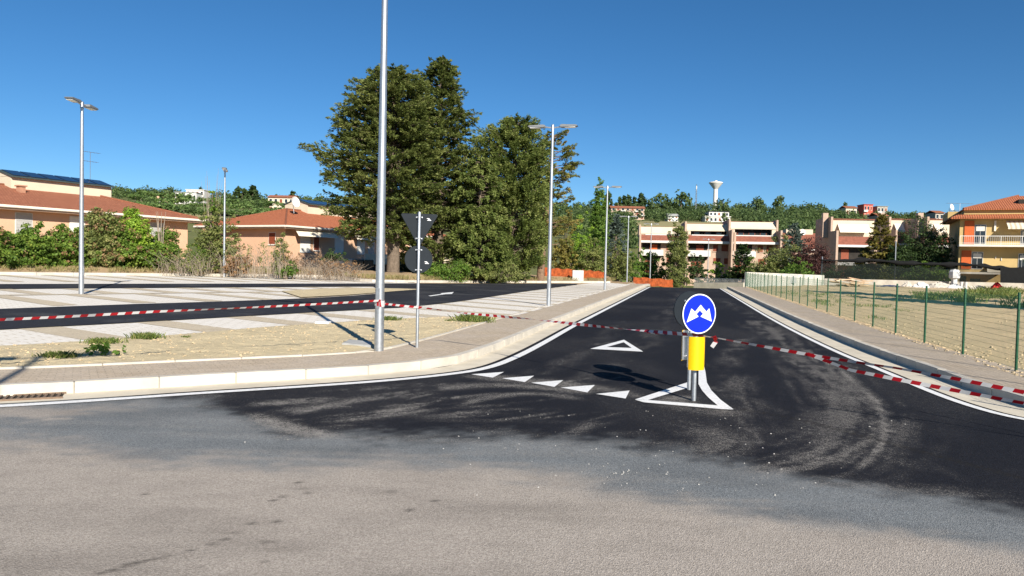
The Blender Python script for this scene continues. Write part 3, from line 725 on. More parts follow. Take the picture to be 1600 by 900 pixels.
# ------------------------------------------------------------------ give-way and round sign seen from behind
def disc(n, r): return [(r * math.cos(2 * math.pi * k / n), r * math.sin(2 * math.pi * k / n)) for k in range(n)]
sp = gp(651.5, 543, zblock)
sg = thing('traffic_sign', 'dark grey backs of a triangular and a round sign on one thin post', 'traffic sign', (sp[0], sp[1], sp[2]), R(6))
MB().lathe([(0.030, -0.3), (0.030, 2.62), (0.028, 2.63)], 14).build('post', 'galvanised', sg, smooth=True)
def shift(poly, x, z): return [(a + x, b + z) for a, b in poly]
tri = [(-0.335, 2.60), (0.335, 2.60), (0.355, 2.575), (0.022, 1.985), (-0.022, 1.985), (-0.355, 2.575)]
tp = MB().prism(tri, 0.045, 0.070).build('triangular_plate', 'sign_back', sg, bevel=0.004)
t2 = [(a * 0.93, (b - 2.38) * 0.93 + 2.38) for a, b in tri]; t3 = [(a * 0.62, (b - 2.38) * 0.62 + 2.38) for a, b in tri]
MB().prism(t2, 0.0705, 0.073).build('red_face', 'sign_red', tp); MB().prism(t3, 0.0735, 0.076).build('white_face', 'sign_white', tp)
rp = MB().prism(shift(disc(40, 0.27), 0, 1.715), 0.045, 0.070).build('round_plate', 'sign_back', sg, bevel=0.004)
MB().prism(shift(disc(40, 0.255), 0, 1.715), 0.0705, 0.073).build('red_face', 'sign_red', rp); MB().prism(shift(disc(40, 0.19), 0, 1.715), 0.0735, 0.076).build('white_face', 'sign_white', rp)
for z in (2.53, 2.12, 1.90, 1.51):
    m = MB(); m.box(-0.065, 0.065, 0.028, 0.044, z - 0.012, z + 0.012); m.tube([(-0.045, 0.03, z), (-0.034, -0.03, z), (0.034, -0.03, z), (0.045, 0.03, z)], 0.008, 5)
    m.build('clamp', 'aluminium', sg)
for x, z, pl in ((0.19, 2.50, tp), (0.16, 1.66, rp)):
    m = MB()
    for dx, dz, ww in ((-0.02, 0.012, 0.05), (0.0, -0.005, 0.04), (0.0, -0.022, 0.075)): m.box(x + dx - ww / 2, x + dx + ww / 2, 0.0425, 0.0446, z + dz - 0.006, z + dz + 0.006)
    m.build('sticker', 'sign_white', pl)

# ------------------------------------------------------------------ two pass-either-side signs on the island
def either_side(loc, rz, label):
    r = thing('traffic_sign', label, 'traffic sign', loc, rz)
    MB().lathe([(0.030, -0.2), (0.030, 1.36), (0.028, 1.37)], 14).build('post', 'galvanised', r, smooth=True)
    pl = MB().prism(shift(disc(56, 0.272), 0, 1.19), -0.062, -0.042).build('round_plate', 'sign_back', r)
    MB().prism(shift(disc(56, 0.270), 0, 1.19), -0.0655, -0.0625).build('white_rim', 'sign_white', pl)
    MB().prism(shift(disc(56, 0.254), 0, 1.19), -0.0685, -0.0660).build('blue_face', 'sign_blue', pl)
    pts = [(557, 185), (592, 229), (608, 207), (625, 291), (558, 259), (573, 242), (553, 220), (533, 243), (546, 259), (478, 295), (503, 208), (525, 229)]
    k = 0.27 / 125; poly = [((a - 552) * k * 125 / 98, 1.19 - (b - 242) * k) for a, b in pts]
    V = [(x, -0.0715, z) for x, z in poly]; o = raw('double_arrow', V + [(x, -0.0688, z) for x, z in poly], [tuple(range(12))] + [(i, (i + 1) % 12, (i + 1) % 12 + 12, i + 12) for i in range(12)], 'sign_white', pl)
    bm = bmesh.new(); bm.from_mesh(o.data); bmesh.ops.triangulate(bm, faces=[f for f in bm.faces if len(f.verts) > 4]); bmesh.ops.recalc_face_normals(bm, faces=bm.faces); bm.to_mesh(o.data); bm.free()
    n = 18; V = []
    for z in (0.43, 0.88):
        for rr in (0.135, 0.131):
            for i in range(n + 1):
                a = R(200 + 140 * i / n); V.append((rr * math.cos(a), rr * math.sin(a) + 0.02, z))
    F = []; m = n + 1
    for i in range(n):
        F += [(i, i + 1, 2 * m + i + 1, 2 * m + i), (m + i + 1, m + i, 3 * m + i, 3 * m + i + 1), (i + 1, i, m + i, m + i + 1), (2 * m + i, 2 * m + i + 1, 3 * m + i + 1, 3 * m + i)]
    F += [(0, 2 * m, 3 * m, m), (n, m + n, 3 * m + n, 2 * m + n)]
    Vl = []
    for z in (0.433, 0.877):
        for i in range(n + 1):
            a = R(201 + 138 * i / n); Vl.append((0.1285 * math.cos(a), 0.1285 * math.sin(a) + 0.02, z))
    o = raw('yellow_marker', V, F, 'yellow_sheet', r); raw('marker_lining', Vl, [(i + 1, i, n + 1 + i, n + 2 + i) for i in range(n)], 'aluminium', o, smooth=True); o.data.polygons.foreach_set('use_smooth', [True] * len(F)); o.data.set_sharp_from_angle(angle=R(40))
    for z in (0.50, 0.80, 1.06, 1.32):
        mm = MB(); mm.box(-0.10, 0.10, -0.044, -0.030, z - 0.012, z + 0.012); mm.tube([(-0.045, -0.03, z), (-0.034, 0.034, z), (0.034, 0.034, z), (0.045, -0.03, z)], 0.007, 5)
        mm.build('clamp', 'aluminium', r)
    if True:
        for sx in (-1, 1): MB().box(sx * 0.12 - 0.01, sx * 0.12 + 0.01, -0.02, 0.0, 0.46, 0.86).build('marker_rib', 'aluminium', r)
    return r
b1 = gp(1084, 626); b2 = gp(1078.5, 609)
either_side((b1[0], b1[1], 0), R(22), 'blue round sign with two white arrows above a yellow half-cylinder on the road island')
either_side((b2[0] - 0.02, b2[1], 0), R(202), 'dark-backed twin sign post standing right behind the blue arrow sign')

# ------------------------------------------------------------------ barrier tape
def ribbon(pts, label, wd=0.072, sag=0.06, twist=None, seed=0, mode=0):
    rnd = random.Random(seed); P = [Vector(p) for p in pts]; C = []
    for a, b in zip(P[:-1], P[1:]):
        n = max(12, int((b - a).length / 0.05))
        for i in range(n):
            t = i / n; q = a.lerp(b, t); q.z -= sag * 4 * t * (1 - t) * min(1, (b - a).length / 4); C.append(q)
    C.append(P[-1]); V, U, F = [], [], []; s = 0
    for i, c in enumerate(C):
        d = (C[min(i + 1, len(C) - 1)] - C[max(i - 1, 0)]).normalized(); t = i / (len(C) - 1)
        if i: s += (c - C[i - 1]).length
        side = d.cross(Vector((0, 0, 1))).normalized(); up = side.cross(d)
        ang = twist(t) if twist else 0.0
        ww = up * math.cos(ang) + side * math.sin(ang)
        V += [tuple(c + ww * wd / 2), tuple(c - ww * wd / 2)]; U += [(s, 0), (s, 0.16)]
    F = [(2 * i, 2 * i + 1, 2 * i + 3, 2 * i + 2) for i in range(len(C) - 1)]
    return tag(raw('barrier_tape', V, F, 'tape', uv=U, smooth=True), label, 'barrier tape', 'red and white barrier tape strung across the closed road')
lp = gp(592, 548, zblock); sgp = sp
LT = (lp[0] - 0.02, lp[1] - 0.095, 0)
dA = 9.4; pA = at(-60, 503.5, dA)
ribbon([pA, at(0, 499.5, 9.75), at(240, 487, 11.2), at(595, 469.5, lp[1] - 0.10)], 'striped tape stretched before the car park lane from the thick lamp post to a rod', twist=lambda t: 0.25 + 0.25 * math.sin(t * 9) + 1.0 * math.exp(-((t - 0.55) / 0.13) ** 2), sag=0.01, wd=0.042)
ribbon([at(591, 473.5, lp[1] - 0.105), at(622, 477, 14.0), at(655, 480.5, sp[1] - 0.05)], 'short piece of striped tape between the thick lamp post and the grey-backed sign post', sag=0.01, wd=0.042, twist=lambda t: 0.3)
bq = at(1088, 523.5, b1[1] - 0.06)
ribbon([at(652, 479.5, sp[1] - 0.045), at(715, 488, 14.5), at(830, 498.5, 13.2), at(980, 514.5, 11.2), bq], 'striped tape sagging over the new road from the grey-backed sign to the blue sign', wd=0.048, sag=0.004,
       twist=lambda t: 0.5 + 6.28 * t * 1.5)
ribbon([at(1010, 517.5, 10.9), at(1050, 519.5, 10.4), at(1070, 522.5, 10.2)], 'doubled wrinkled length of striped tape left of the blue sign', wd=0.06, twist=lambda t: 0.3 + t)
ribbon([bq, at(1117, 527.5, 9.85), at(1280, 557, 9.2), at(1400, 575, 8.7), at(1500, 593, 8.3), at(1600, 613, 7.95), at(1760, 645, 7.4)], 'striped tape from the blue sign over the right kerb, upper of two strands', wd=0.047, sag=0.004, twist=lambda t: 0.9 - 0.55 * t + 0.3 * math.sin(t * 14))
ribbon([at(1262, 553, 9.25), at(1330, 578.5, 9.0), at(1450, 602, 8.5), at(1600, 630, 7.9), at(1760, 658, 7.4)], 'striped tape over the right edge line, lower of two strands', wd=0.047, sag=0.004, twist=lambda t: 0.3 + 0.3 * math.sin(t * 11))
tl = at(1116, 525, 9.85)
ribbon([(tl[0], tl[1], tl[2]), (tl[0] + 0.02, tl[1] - 0.02, tl[2] - 0.07), (tl[0] - 0.03, tl[1] - 0.01, tl[2] - 0.15)], 'short loose tape end hanging from the knot beside the yellow half-cylinder', wd=0.055, sag=0, twist=lambda t: 0.4 * t)
# tape wrapped round the two posts
def wrap(loc, r, h, label):
    n = 24; V, U, F = [], [], []
    for k in range(n + 1):
        a = 2 * math.pi * k / n; z = 0.012 * math.sin(a * 2)
        V += [(loc[0] + r * math.cos(a), loc[1] + r * math.sin(a), loc[2] + z - h / 2), (loc[0] + r * math.cos(a), loc[1] + r * math.sin(a), loc[2] + z + h / 2)]; U += [(r * a, 0), (r * a, 0.16)]
    F = [(2 * i, 2 * i + 2, 2 * i + 3, 2 * i + 1) for i in range(n)]
    tag(raw('barrier_tape', V, F, 'tape', uv=U, smooth=True), label, 'barrier tape', 'red and white barrier tape strung across the closed road')
zt = at(592, 473.5, lp[1])[2]; wrap((lp[0], lp[1], zt), 0.095, 0.11, 'tape wound round the thick lamp post')
zt = at(655, 480, sp[1])[2]; wrap((sp[0], sp[1], zt), 0.036, 0.06, 'tape wound round the grey-backed sign post')
for q, lab in ((pA, 'steel rod at the left pavement holding the striped tape'), (at(1760, 651, 7.4), 'steel rod beyond the right kerb holding two strands of striped tape')):
    m = MB().tube([(q[0], q[1], -0.2), (q[0] + 0.02, q[1], 0.6), (q[0], q[1], 1.25)], 0.010, 8); o = m.build('steel_rod', 'rusty_steel', None)
    tag(o, lab, 'rod')

# ------------------------------------------------------------------ concrete cover plate, drain grate
a, b, c, d = [gp(*p, zblock) for p in ((534, 541), (580, 545), (581, 538.5), (546, 534.5))]
cp = MB().hexa([(p[0], p[1], 0.10) for p in (a, b, c, d)] + [(p[0], p[1], 0.205) for p in (a, b, c, d)]).build('cover_plate', 'concrete', None, bevel=0.008)
tag(cp, 'square grey concrete cover plate lying on the soil beside the thick lamp post', 'cover plate')
cs = gp(505, 506.5, zblock); m = MB().box(-0.17, 0.17, -0.16, 0.16, -0.05, 0.05).build('cover_plate', 'sign_white', None, bevel=0.01); m.location = (cs[0], cs[1], zblock(cs[0], cs[1]) + 0.02)
tag(m, 'small white box cover on the paving edge near the tape', 'cover plate')

ga, gb_ = gp(-60, 627), gp(98, 619.5)
gd = Vector((gb_[0] - ga[0], gb_[1] - ga[1], 0)); gl = gd.length; gr_ = thing('drain_grate', 'dark drain grate set in the gutter at the left kerb', 'drain', (ga[0], ga[1], 0.012), math.atan2(gd.y, gd.x))
bx('sump', 'interior_shade', gr_, 0, gl, -0.16, 0.16, -0.10, 0.0); 
for k_ in range(15): bx('bar', 'rusty_steel', gr_, gl * (k_ + 0.2) / 15, gl * (k_ + 0.62) / 15, -0.155, 0.155, 0.001, 0.016)
for y_ in (-0.17, 0.17): bx('frame', 'rusty_steel', gr_, -0.02, gl + 0.02, y_ - 0.012, y_ + 0.012, -0.05, 0.018)
# ------------------------------------------------------------------ green wire fence on the right
fr = thing('wire_fence', 'green wire mesh fence on thin posts between the right pavement and the bare field', 'fence')
f0 = np.array([8.84, 12.82]); FD = np.array([22.91 - 9.36, 72.19 - 15.02]); FD /= np.linalg.norm(FD)
fpts = [f0 + FD * 2.55 * k for k in range(-2, 25)]
fz = lambda p: zright(p[0], p[1])
pmesh = None
for k, p in enumerate(fpts):
    if pmesh is None:
        o = MB().lathe([(0.024, -0.3), (0.024, 1.35), (0.018, 1.37)], 10).build('post', 'fence_green', fr, smooth=True); pmesh = o
    else: o = bpy.data.objects.new('post', pmesh.data); col.objects.link(o); o.parent = fr
    o.location = (p[0], p[1], fz(p))
mw = MB()
def wire(p, q, r=0.0026): mw.tube([p, q], r, 3)
for a, b in zip(fpts[:-1], fpts[1:]):
    za, zb_ = fz(a), fz(b)
    for h in np.r_[np.arange(0.05, 1.3, 0.1016)]: wire((a[0], a[1], za + h), (b[0], b[1], zb_ + h))
    n = 50 if a[1] < 22 else 34
    for i in range(1, n):
        t = i / n; q = a * (1 - t) + b * t; z = za * (1 - t) + zb_ * t; wire((q[0], q[1], z + 0.03), (q[0], q[1], z + 1.30), 0.0021)
tag(mw.build('wire_mesh', 'fence_green', fr), kind='stuff')

# ------------------------------------------------------------------ stone chips and clods
def chips(name, pts, label, cat, mat='stone_chips', smin=0.008, smax=0.022, seed=1):
    rnd = np.random.RandomState(seed); V, F = [], []
    for (x, y, z) in pts:
        s = rnd.uniform(smin, smax); b = len(V)
        q = np.array([(-1, -1, -.4), (1, -1, -.4), (1, 1, -.4), (-1, 1, -.4), (-.6, -.6, .5), (.6, -.6, .5), (.6, .6, .5), (-.6, .6, .5)]) * s * rnd.uniform(0.6, 1.2, (8, 3))
        a = rnd.rand() * 6.28; ca, sa = math.cos(a), math.sin(a)
        for v in q: V.append((x + v[0] * ca - v[1] * sa, y + v[0] * sa + v[1] * ca, z + v[2]))
        F += [tuple(b + i for i in f) for f in ((0, 3, 2, 1), (4, 5, 6, 7), (0, 1, 5, 4), (1, 2, 6, 5), (2, 3, 7, 6), (3, 0, 4, 7))]
    return tag(raw(name, V, F, mat), label, cat, kind='stuff')
rg = np.random.RandomState(11)
def scat(n, f): return [f() for _ in range(n)]
def road_pt():
    k = rg.rand()
    if k < 0.16: return (*gp(970 + rg.randn() * 16, 741 + rg.randn() * 6)[:2], 0.004)
    if k < 0.75: return (*gp(rg.uniform(780, 1300), rg.uniform(640, 770))[:2], 0.003)
    return (*gp(rg.uniform(300, 1600), rg.uniform(640, 780))[:2], 0.003)
chips('stone_chips', scat(120, road_pt), 'pale stone chips scattered over the junction', 'stone chips', smin=0.003, smax=0.009)
def verge_pt():
    i = rg.randint(0, 420); t = rg.rand() ** 0.8; q = near[i] * (1 - t) + vB[i] * t; return (q[0], q[1], zblock(*q) + 0.03)
chips('soil_clods', scat(1500, verge_pt), 'small clods and pebbles on the dry soil verge', 'pebbles', 'clods', 0.006, 0.026, 2)
def field_pt():
    u = rg.rand() ** 1.6 * 60; v = rg.rand() ** 2.0 * (6 + u * 0.4) + 0.1; q = rearR[0]
    p = np.array([8.3, 12.0]) + FD * (u - 3) + np.array([FD[1], -FD[0]]) * v; return (p[0], p[1], zright(*p) + 0.0)
chips('field_stones', scat(3200, field_pt), 'clods and stones strewn on the bare field behind the green fence', 'stones', 'clods', 0.010, 0.038, 3)

# ------------------------------------------------------------------ buildings
def slope_quad(name, P, mat, parent, th=0.12):
    """a sloping slab: P top corners (3 or 4) in order, extruded down"""
    n = len(P); V = [tuple(p) for p in P] + [(p[0], p[1], p[2] - th) for p in P]
    F = [tuple(range(n)), tuple(range(2 * n - 1, n - 1, -1))] + [(i, i + n, (i + 1) % n + n, (i + 1) % n) for i in range(n)]
    a, b = Vector(P[0]), Vector(P[1]); e = (b - a).normalized(); nrm = (b - a).cross(Vector(P[2]) - a).normalized(); g = nrm.cross(e)
    uv = [((Vector(v) - a).dot(e), (Vector(v) - a).dot(g)) for v in V]
    o = raw(name, V, F, mat, parent, uv=uv); bm = bmesh.new(); bm.from_mesh(o.data); bmesh.ops.recalc_face_normals(bm, faces=bm.faces); bm.to_mesh(o.data); bm.free(); return o
def window(parent, x0, x1, z0, z1, y, kind='glass', frame='white_plaster', out=-1, axis='x', deep=0.0):
    """window on a facade plane; axis x: facade along x at depth y, outward = out*y"""
    def b(n, m, par, a0, a1, d0, d1, c0, c1):
        d0, d1 = y + out * d0, y + out * d1; lo, hi = min(d0, d1), max(d0, d1)
        return bx(n, m, par, a0, a1, lo, hi, c0, c1) if axis == 'x' else bx(n, m, par, lo, hi, a0, a1, c0, c1)
    f = MB(); t = 0.07
    w_ = b('window', frame, parent, x0 - t, x1 + t, 0.0, 0.03, z0 - t, z1 + t)
    if kind == 'glass':
        b('pane', 'window_glass', w_, x0, (x0 + x1) / 2 - 0.03, 0.031, 0.05, z0, z1); b('pane', 'window_glass', w_, (x0 + x1) / 2 + 0.03, x1, 0.031, 0.05, z0, z1)
    else:
        b('shutter', kind, w_, x0, x1, 0.031, 0.055, z0, z1)
        k = 6
        for i in range(1, k): b('shutter_slat', kind, w_, x0 + 0.03, x1 - 0.03, 0.056, 0.068, z0 + (z1 - z0) * i / k - 0.03, z0 + (z1 - z0) * i / k + 0.03)
    b('sill', frame, w_, x0 - 0.12, x1 + 0.12, 0.031, 0.13, z0 - t - 0.06, z0 - t + 0.0)
    return w_
def dish(parent, x, y, z, r, az, name='satellite_dish', mat='dish_white'):
    prof = [(r * k / 6, 0.35 * r * (k / 6) ** 2) for k in range(0, 7)]
    m = MB(); n = 20; V = []; F = []
    for off in (0, 0.02):
        for (a, b) in prof:
            for k in range(n): t = 2 * math.pi * k / n; V.append((max(a, 0.002) * math.cos(t), b - off, max(a, 0.002) * math.sin(t)))
    L = len(prof)
    for s_ in (0, 1):
        for i in range(L - 1):
            for k in range(n): k2 = (k + 1) % n; F.append(tuple(s_ * L * n + j for j in (i * n + k, i * n + k2, (i + 1) * n + k2, (i + 1) * n + k)))
    for k in range(n): k2 = (k + 1) % n; F.append(((L - 1) * n + k, (L - 1) * n + k2, L * n + (L - 1) * n + k2, L * n + (L - 1) * n + k))
    m.add([(p[0], -p[1], p[2]) for p in V], F)
    o = m.build(name, mat, parent, smooth=True); o.location = (x, y, z); o.rotation_euler = (R(-12), 0, az)
    MB().tube([(0, 0.03, 0), (0, 0.25, -0.1), (0, 0.3, -r - 0.6)], 0.03, 6).build('dish_mast', 'galvanised', o)
    MB().tube([(0, -0.05, -r), (0, -0.55 * r - 0.1, -0.1 * r)], 0.015, 5).build('feed_arm', 'galvanised', o)
    return o
def antenna(parent, x, y, z, h, w_=1.4):
    m = MB().tube([(x, y, z - 0.5), (x, y, z + h)], 0.025, 5); o = m.build('antenna_mast', 'galvanised', parent)
    for zz_, k in ((h, 1.0), (h - 0.9, 0.8)):
        q = MB().tube([(x - w_ * 0.5 * k, y, z + zz_), (x + w_ * 0.5 * k, y, z + zz_)], 0.016, 4)
        q2 = q.build('antenna_boom', 'galvanised', o)
        e = MB()
        for i in range(6):
            xx = x - w_ * 0.5 * k + w_ * k * i / 5; e.tube([(xx, y - 0.25, z + zz_), (xx, y + 0.25, z + zz_)], 0.010, 4)
        tag(e.build('antenna_element', 'galvanised', o), kind='stuff')
    return o
RZ2 = math.atan2(0.877, 0.48)           # facade direction of the two left houses
def tiled_house(loc, L, W, eave, rise, label, roof, over, wins, box=None, awn=(), wall='peach_wall', low=None):
    """local x along the facade (away from the camera), facade at y=0 facing -y, body to y=+W"""
    h = thing('tiled_house', label, 'house', loc, RZ2)
    bx('wall', wall, h, 0, L, 0, W, -1.5, eave + 0.15)
    o = over; E = eave
    c = [(-o, -o, E), (L + o, -o, E), (L + o, W + o, E), (-o, W + o, E)]
    r0, r1 = (W / 2, W / 2, E + rise), (L - W / 2, W / 2, E + rise)
    rf = slope_quad('roof', [c[0], c[1], r1, r0], roof, h); slope_quad('roof_slope', [c[1], c[2], r1], roof, rf); slope_quad('roof_slope', [c[2], c[3], r0, r1], roof, rf); slope_quad('roof_slope', [c[3], c[0], r0], roof, rf)
    for a, b in ((c[0], r0), (c[1], r1), (c[2], r1), (c[3], r0), (r0, r1)):
        MB().tube([(a[0], a[1], a[2] + 0.02), (b[0], b[1], b[2] + 0.04)], 0.10, 8).build('ridge_tiles', roof.replace('_new', '') , rf)
    bx('eave_soffit', 'pink_brick', h, -o + 0.05, L + o - 0.05, -o + 0.05, W + o - 0.05, E - 0.34, E - 0.145)
    for (x0, x1, y0, y1) in ((-o - .06, L + o + .06, -o - .16, -o - .01), (-o - .06, L + o + .06, W + o + .01, W + o + .16), (-o - .16, -o - .01, -o - .02, W + o + .02), (L + o + .01, L + o + .16, -o - .02, W + o + .02)):
        bx('gutter_rail', 'fascia_white', h, x0, x1, y0, y1, E - 0.20, E + 0.0, bevel=0.03)
    for (x0, x1, z0, z1, kind) in wins: window(h, x0, x1, z0, z1, 0.0, kind)
    for (x0, x1, z) in awn:
        slope_quad('awning', [(x0, -0.35, z), (x0, -1.15, z - 1.0), (x1, -1.15, z - 1.0), (x1, -0.35, z)], 'awning_cream', h, 0.04)
    if box:
        x0, x1, hz = box; y0, y1 = W / 2 - 1.1, W / 2 + 2.6; zr = E + rise - 0.6
        bw = bx('attic_box', 'cream_wall', h, x0, x1, y0, y1, zr, zr + 0.6 + hz)
        zt = zr + 0.6 + hz
        pr = slope_quad('attic_roof', [(x0 - .15, y0 - .35, zt - 0.02), (x1 + .15, y0 - .35, zt - 0.02), (x1 + .15, (y0 + y1) / 2, zt + 0.62), (x0 - .15, (y0 + y1) / 2, zt + 0.62)], 'solar_frame', h, 0.10)
        slope_quad('attic_roof_back', [(x1 + .15, y1 + .3, zt - 0.02), (x0 - .15, y1 + .3, zt - 0.02), (x0 - .15, (y0 + y1) / 2, zt + 0.615), (x1 + .15, (y0 + y1) / 2, zt + 0.615)], 'solar_frame', pr, 0.10)
        MB().add([(x0, y0, zt - .05), (x0, y1, zt - .05), (x0, (y0 + y1) / 2, zt + 0.52), (x1, y0, zt - .05), (x1, y1, zt - .05), (x1, (y0 + y1) / 2, zt + 0.52)], [(0, 1, 2), (3, 5, 4), (0, 3, 4, 1), (1, 4, 5, 2), (2, 5, 3, 0)]).build('attic_gable', 'cream_wall', bw)
        n = max(3, int((x1 - x0) / 1.3)); yl, yh = y0 - 0.2, (y0 + y1) / 2 - 0.15; zf = lambda y: zt - 0.02 + (y - (y0 - .35)) / ((y1 - y0) / 2 + .35) * 0.64
        for i in range(n):
            a = x0 + (x1 - x0) * (i + 0.06) / n; b = x0 + (x1 - x0) * (i + 0.94) / n
            slope_quad('solar_panel', [(a, yl, zf(yl) + 0.06), (b, yl, zf(yl) + 0.06), (b, yh, zf(yh) + 0.06), (a, yh, zf(yh) + 0.06)], 'solar_glass', pr, 0.04)
    if low: low(h)
    # chimney on the front slope
    MB().box(L * 0.55, L * 0.55 + 0.5, W * 0.3, W * 0.3 + 0.5, E + 0.3, E + rise * 0.6 + 0.65).box(L * 0.55 - 0.1, L * 0.55 + 0.6, W * 0.3 - 0.1, W * 0.3 + 0.6, E + rise * 0.6 + 0.653, E + rise * 0.6 + 0.76).build('chimney', 'brick_dark', rf)
    return h
D2 = np.array([0.48, 0.877]); N2 = np.array([-0.877, 0.48])
# first house: far eave corner of its facade seen at px 315,343
e1 = np.array(at(315, 343, 73)[:2]); L1 = 30.0; eave1 = at(315, 343, 73)[2] - 0.5
o1 = e1 - D2 * (L1 + 0.9) + N2 * 0.9
h1 = tiled_house((o1[0], o1[1], 0.5), L1, 13.0, eave1, 2.15, 'tiled house behind the ivy hedge, with a long solar roof on its cream attic', 'roof_tiles', 1.1,
    [(3.6, 4.7, 2.6, 4.5, 'shutter_grey'), (7.0, 8.4, 2.8, 4.5, 'shutter_grey'), (10.5, 11.7, 2.8, 4.5, 'shutter_grey'), (14.2, 15.4, 2.8, 4.5, 'shutter_grey'), (18.5, 19.7, 2.8, 4.5, 'shutter_white'), (22.5, 23.6, 2.0, 4.5, 'shutter_grey'), (26.0, 27.4, 1.2, 4.4, 'shutter_grey')], box=(16.6, 25.6, 0.75))
antenna(h1, 24.8, 7.5, eave1 + 3.0, 3.2, 1.8)
c2 = at(446, 351.5, 77); L2 = 30.0; eave2 = c2[2] - 0.5
o2 = np.array(c2[:2]) + N2 * 1.1 + D2 * 1.1
def low2(h):
    sl_ = bx('terrace_slab', 'pale_wall', h, 6, 30, -3.2, -0.01, 0.95, 1.2)
    bx('terrace_parapet', 'cream_wall', h, 9.0, 30, -3.35, -3.15, 1.05, 2.15)
    bx('garage_opening_shade', 'interior_shade', h, 9.5, 22, -2.9, -2.2, -1.2, 0.94); bx('garage_wall', 'peach_wall', h, 22.01, 30, -3.0, -2.2, -1.2, 0.94)  # garage opening is a solid block, coloured dark as the shade inside
    window(h, 1.5, 2.4, 2.9, 4.1, 0.0, 'shutter_brown', axis='y', out=-1)
tiled_house((o2[0], o2[1], 0.5), L2, 12.0, eave2, 2.3, 'tiled house with cream awnings and a white satellite dish, left of the great conifers', 'roof_tiles_new', 1.1,
    [(2.2, 3.6, 2.2, 4.3, 'shutter_white'), (4.2, 5.0, 2.4, 4.3, 'shutter_brown'), (7.6, 9.0, 2.2, 4.4, 'shutter_white'), (11.5, 12.8, 2.2, 4.4, 'shutter_white'), (13.6, 14.6, 2.2, 4.4, 'shutter_grey'), (17.5, 18.9, 2.2, 4.4, 'shutter_white'), (22, 23.4, 2.2, 4.4, 'shutter_white')],
    box=(8.2, 20.0, 0.8), awn=((0.8, 7.0, 4.85), (10.2, 14.0, 4.85)), low=low2)
dq = at(460, 316, 84)
hd = thing('satellite_dish', 'big white satellite dish on the roof with cream awnings', 'satellite dish', (dq[0], dq[1], dq[2]), 0)
dish(hd, 0, 0, 0, 0.62, R(62), 'reflector')

# ---- terraced houses, left row
def terrace_unit(loc, rz, label, wd=7.9, top=9.7, right_wing=False, orange=False, group='terraced houses beyond the railing'):
    h = thing('terraced_house', label, 'house', loc, rz, group)
    bx('wall', 'pink_brick', h, 0, wd, 0, 9, -2, 6.15)
    for x in (-0.32, wd + 0.01): 
        MB().box(x, x + 0.31, -2.6, 3.5, -2, top - 1.6).box(x, x + 0.31, 0.9, 9.2, top - 1.599, top + 0.35).build('party_wall', 'pink_brick', h)
    bx('upper_wall', 'interior_shade', h, 0.02, wd - 0.02, 2.0, 9, 6.2, top - 1.2)  # wall coloured near-black to paint in the shade of the terrace opening
    slope_quad('fascia', [(0.02, 0.9, top - 1.15), (wd - 0.02, 0.9, top - 1.15), (wd - 0.02, 1.9, top), (0.02, 1.9, top)], 'cream_wall', h, 0.15)
    bx('roof', 'brown_tile', h, 0.02, wd - 0.02, 1.905, 9, top - 0.16, top + 0.06)
    for x0, x1 in ((0.02, 0.7), (wd - 0.7, wd - 0.02)): bx('upper_pier', 'cream_wall', h, x0, x1, 1.0, 2.0, 6.6, top - 1.17)
    bx('terrace_rail', 'white_plaster', h, 0.75, wd - 0.75, -0.32, -0.2, 7.55, 7.72)
    slope_quad('tile_apron', [(0.02, -1.25, 6.62), (wd - 0.02, -1.25, 6.62), (wd - 0.02, -0.25, 7.62), (0.02, -0.25, 7.62)], 'brown_tile', h, 0.12)
    bx('white_slab', 'white_plaster', h, -0.0, wd, -1.5, -0.01, 6.16, 6.55)
    for k in range(3): 
        a = 1.3 + k * 1.9; p_ = bx('terrace_door', 'shutter_brown', h, a, a + 1.1, 1.93, 1.99, 6.6, 8.3); bx('pane', 'window_glass', p_, a + 0.12, a + 0.98, 1.90, 1.929, 6.9, 8.2)
    # loggia as a flat near-black panel, its shade put into the colour; balcony
    bx('loggia', 'interior_shade', h, 0.3, 3.5, -0.03, -0.011, 3.3, 6.1); bx('balcony_slab', 'white_plaster', h, 0.02, 3.9, -1.55, -0.04, 3.9, 4.1); bx('balcony_parapet', 'white_plaster', h, 0.02, 3.9, -1.56, -1.44, 4.101, 4.95)
    bx('loggia_shutter', 'shutter_orange' if orange else 'shutter_brown', h, 1.6, 2.9, -0.07, -0.032, 4.2, 5.9)
    for (x0, x1, z0, z1) in ((4.5, 5.3, 4.9, 6.0), (5.9, 7.0, 4.9, 6.0), (4.6, 5.8, 2.7, 3.7), (6.4, 7.3, 2.7, 3.7), (0.8, 2.6, 1.0, 3.0)): window(h, x0, x1, z0, z1, -0.012, 'shutter_brown', 'pink_brick')
    return h
rzT = -math.atan2(*at(1100, 420, 130)[:2]) * 0.55
for k, (px_, d, top, lab, og) in enumerate(((1000, 131, 9.1, 'terraced house with orange loggia shutter partly hidden by the small poplar', True), (1072, 129, 9.7, 'middle terraced house with brown shutters and white balcony, right of the small poplar', False), (1141, 127, 10.1, 'terraced house behind the dark conifer, with green plants on its open terrace', False))):
    q = at(px_, 420, d); terrace_unit((q[0], q[1], 0), rzT, lab, 7.6 if k else 7.5, top, orange=og)
q0 = at(1222, 420, 140); hh = thing('red_roof_house', 'low brick house with dark red tiled roof and a dish, behind the plum tree', 'house', (q0[0], q0[1], 0), rzT)
bx('wall', 'pink_brick', hh, 0, 8.6, 0, 8, -2, 6.0); slope_quad('roof', [(-.4, -.6, 5.9), (9.0, -.6, 5.9), (8.2, 5, 9.2), (-.4, 5, 9.2)], 'brown_tile', hh, 0.15); bx('gutter_rail', 'white_plaster', hh, -.4, 9.0, -.75, -.61, 5.7, 5.9)
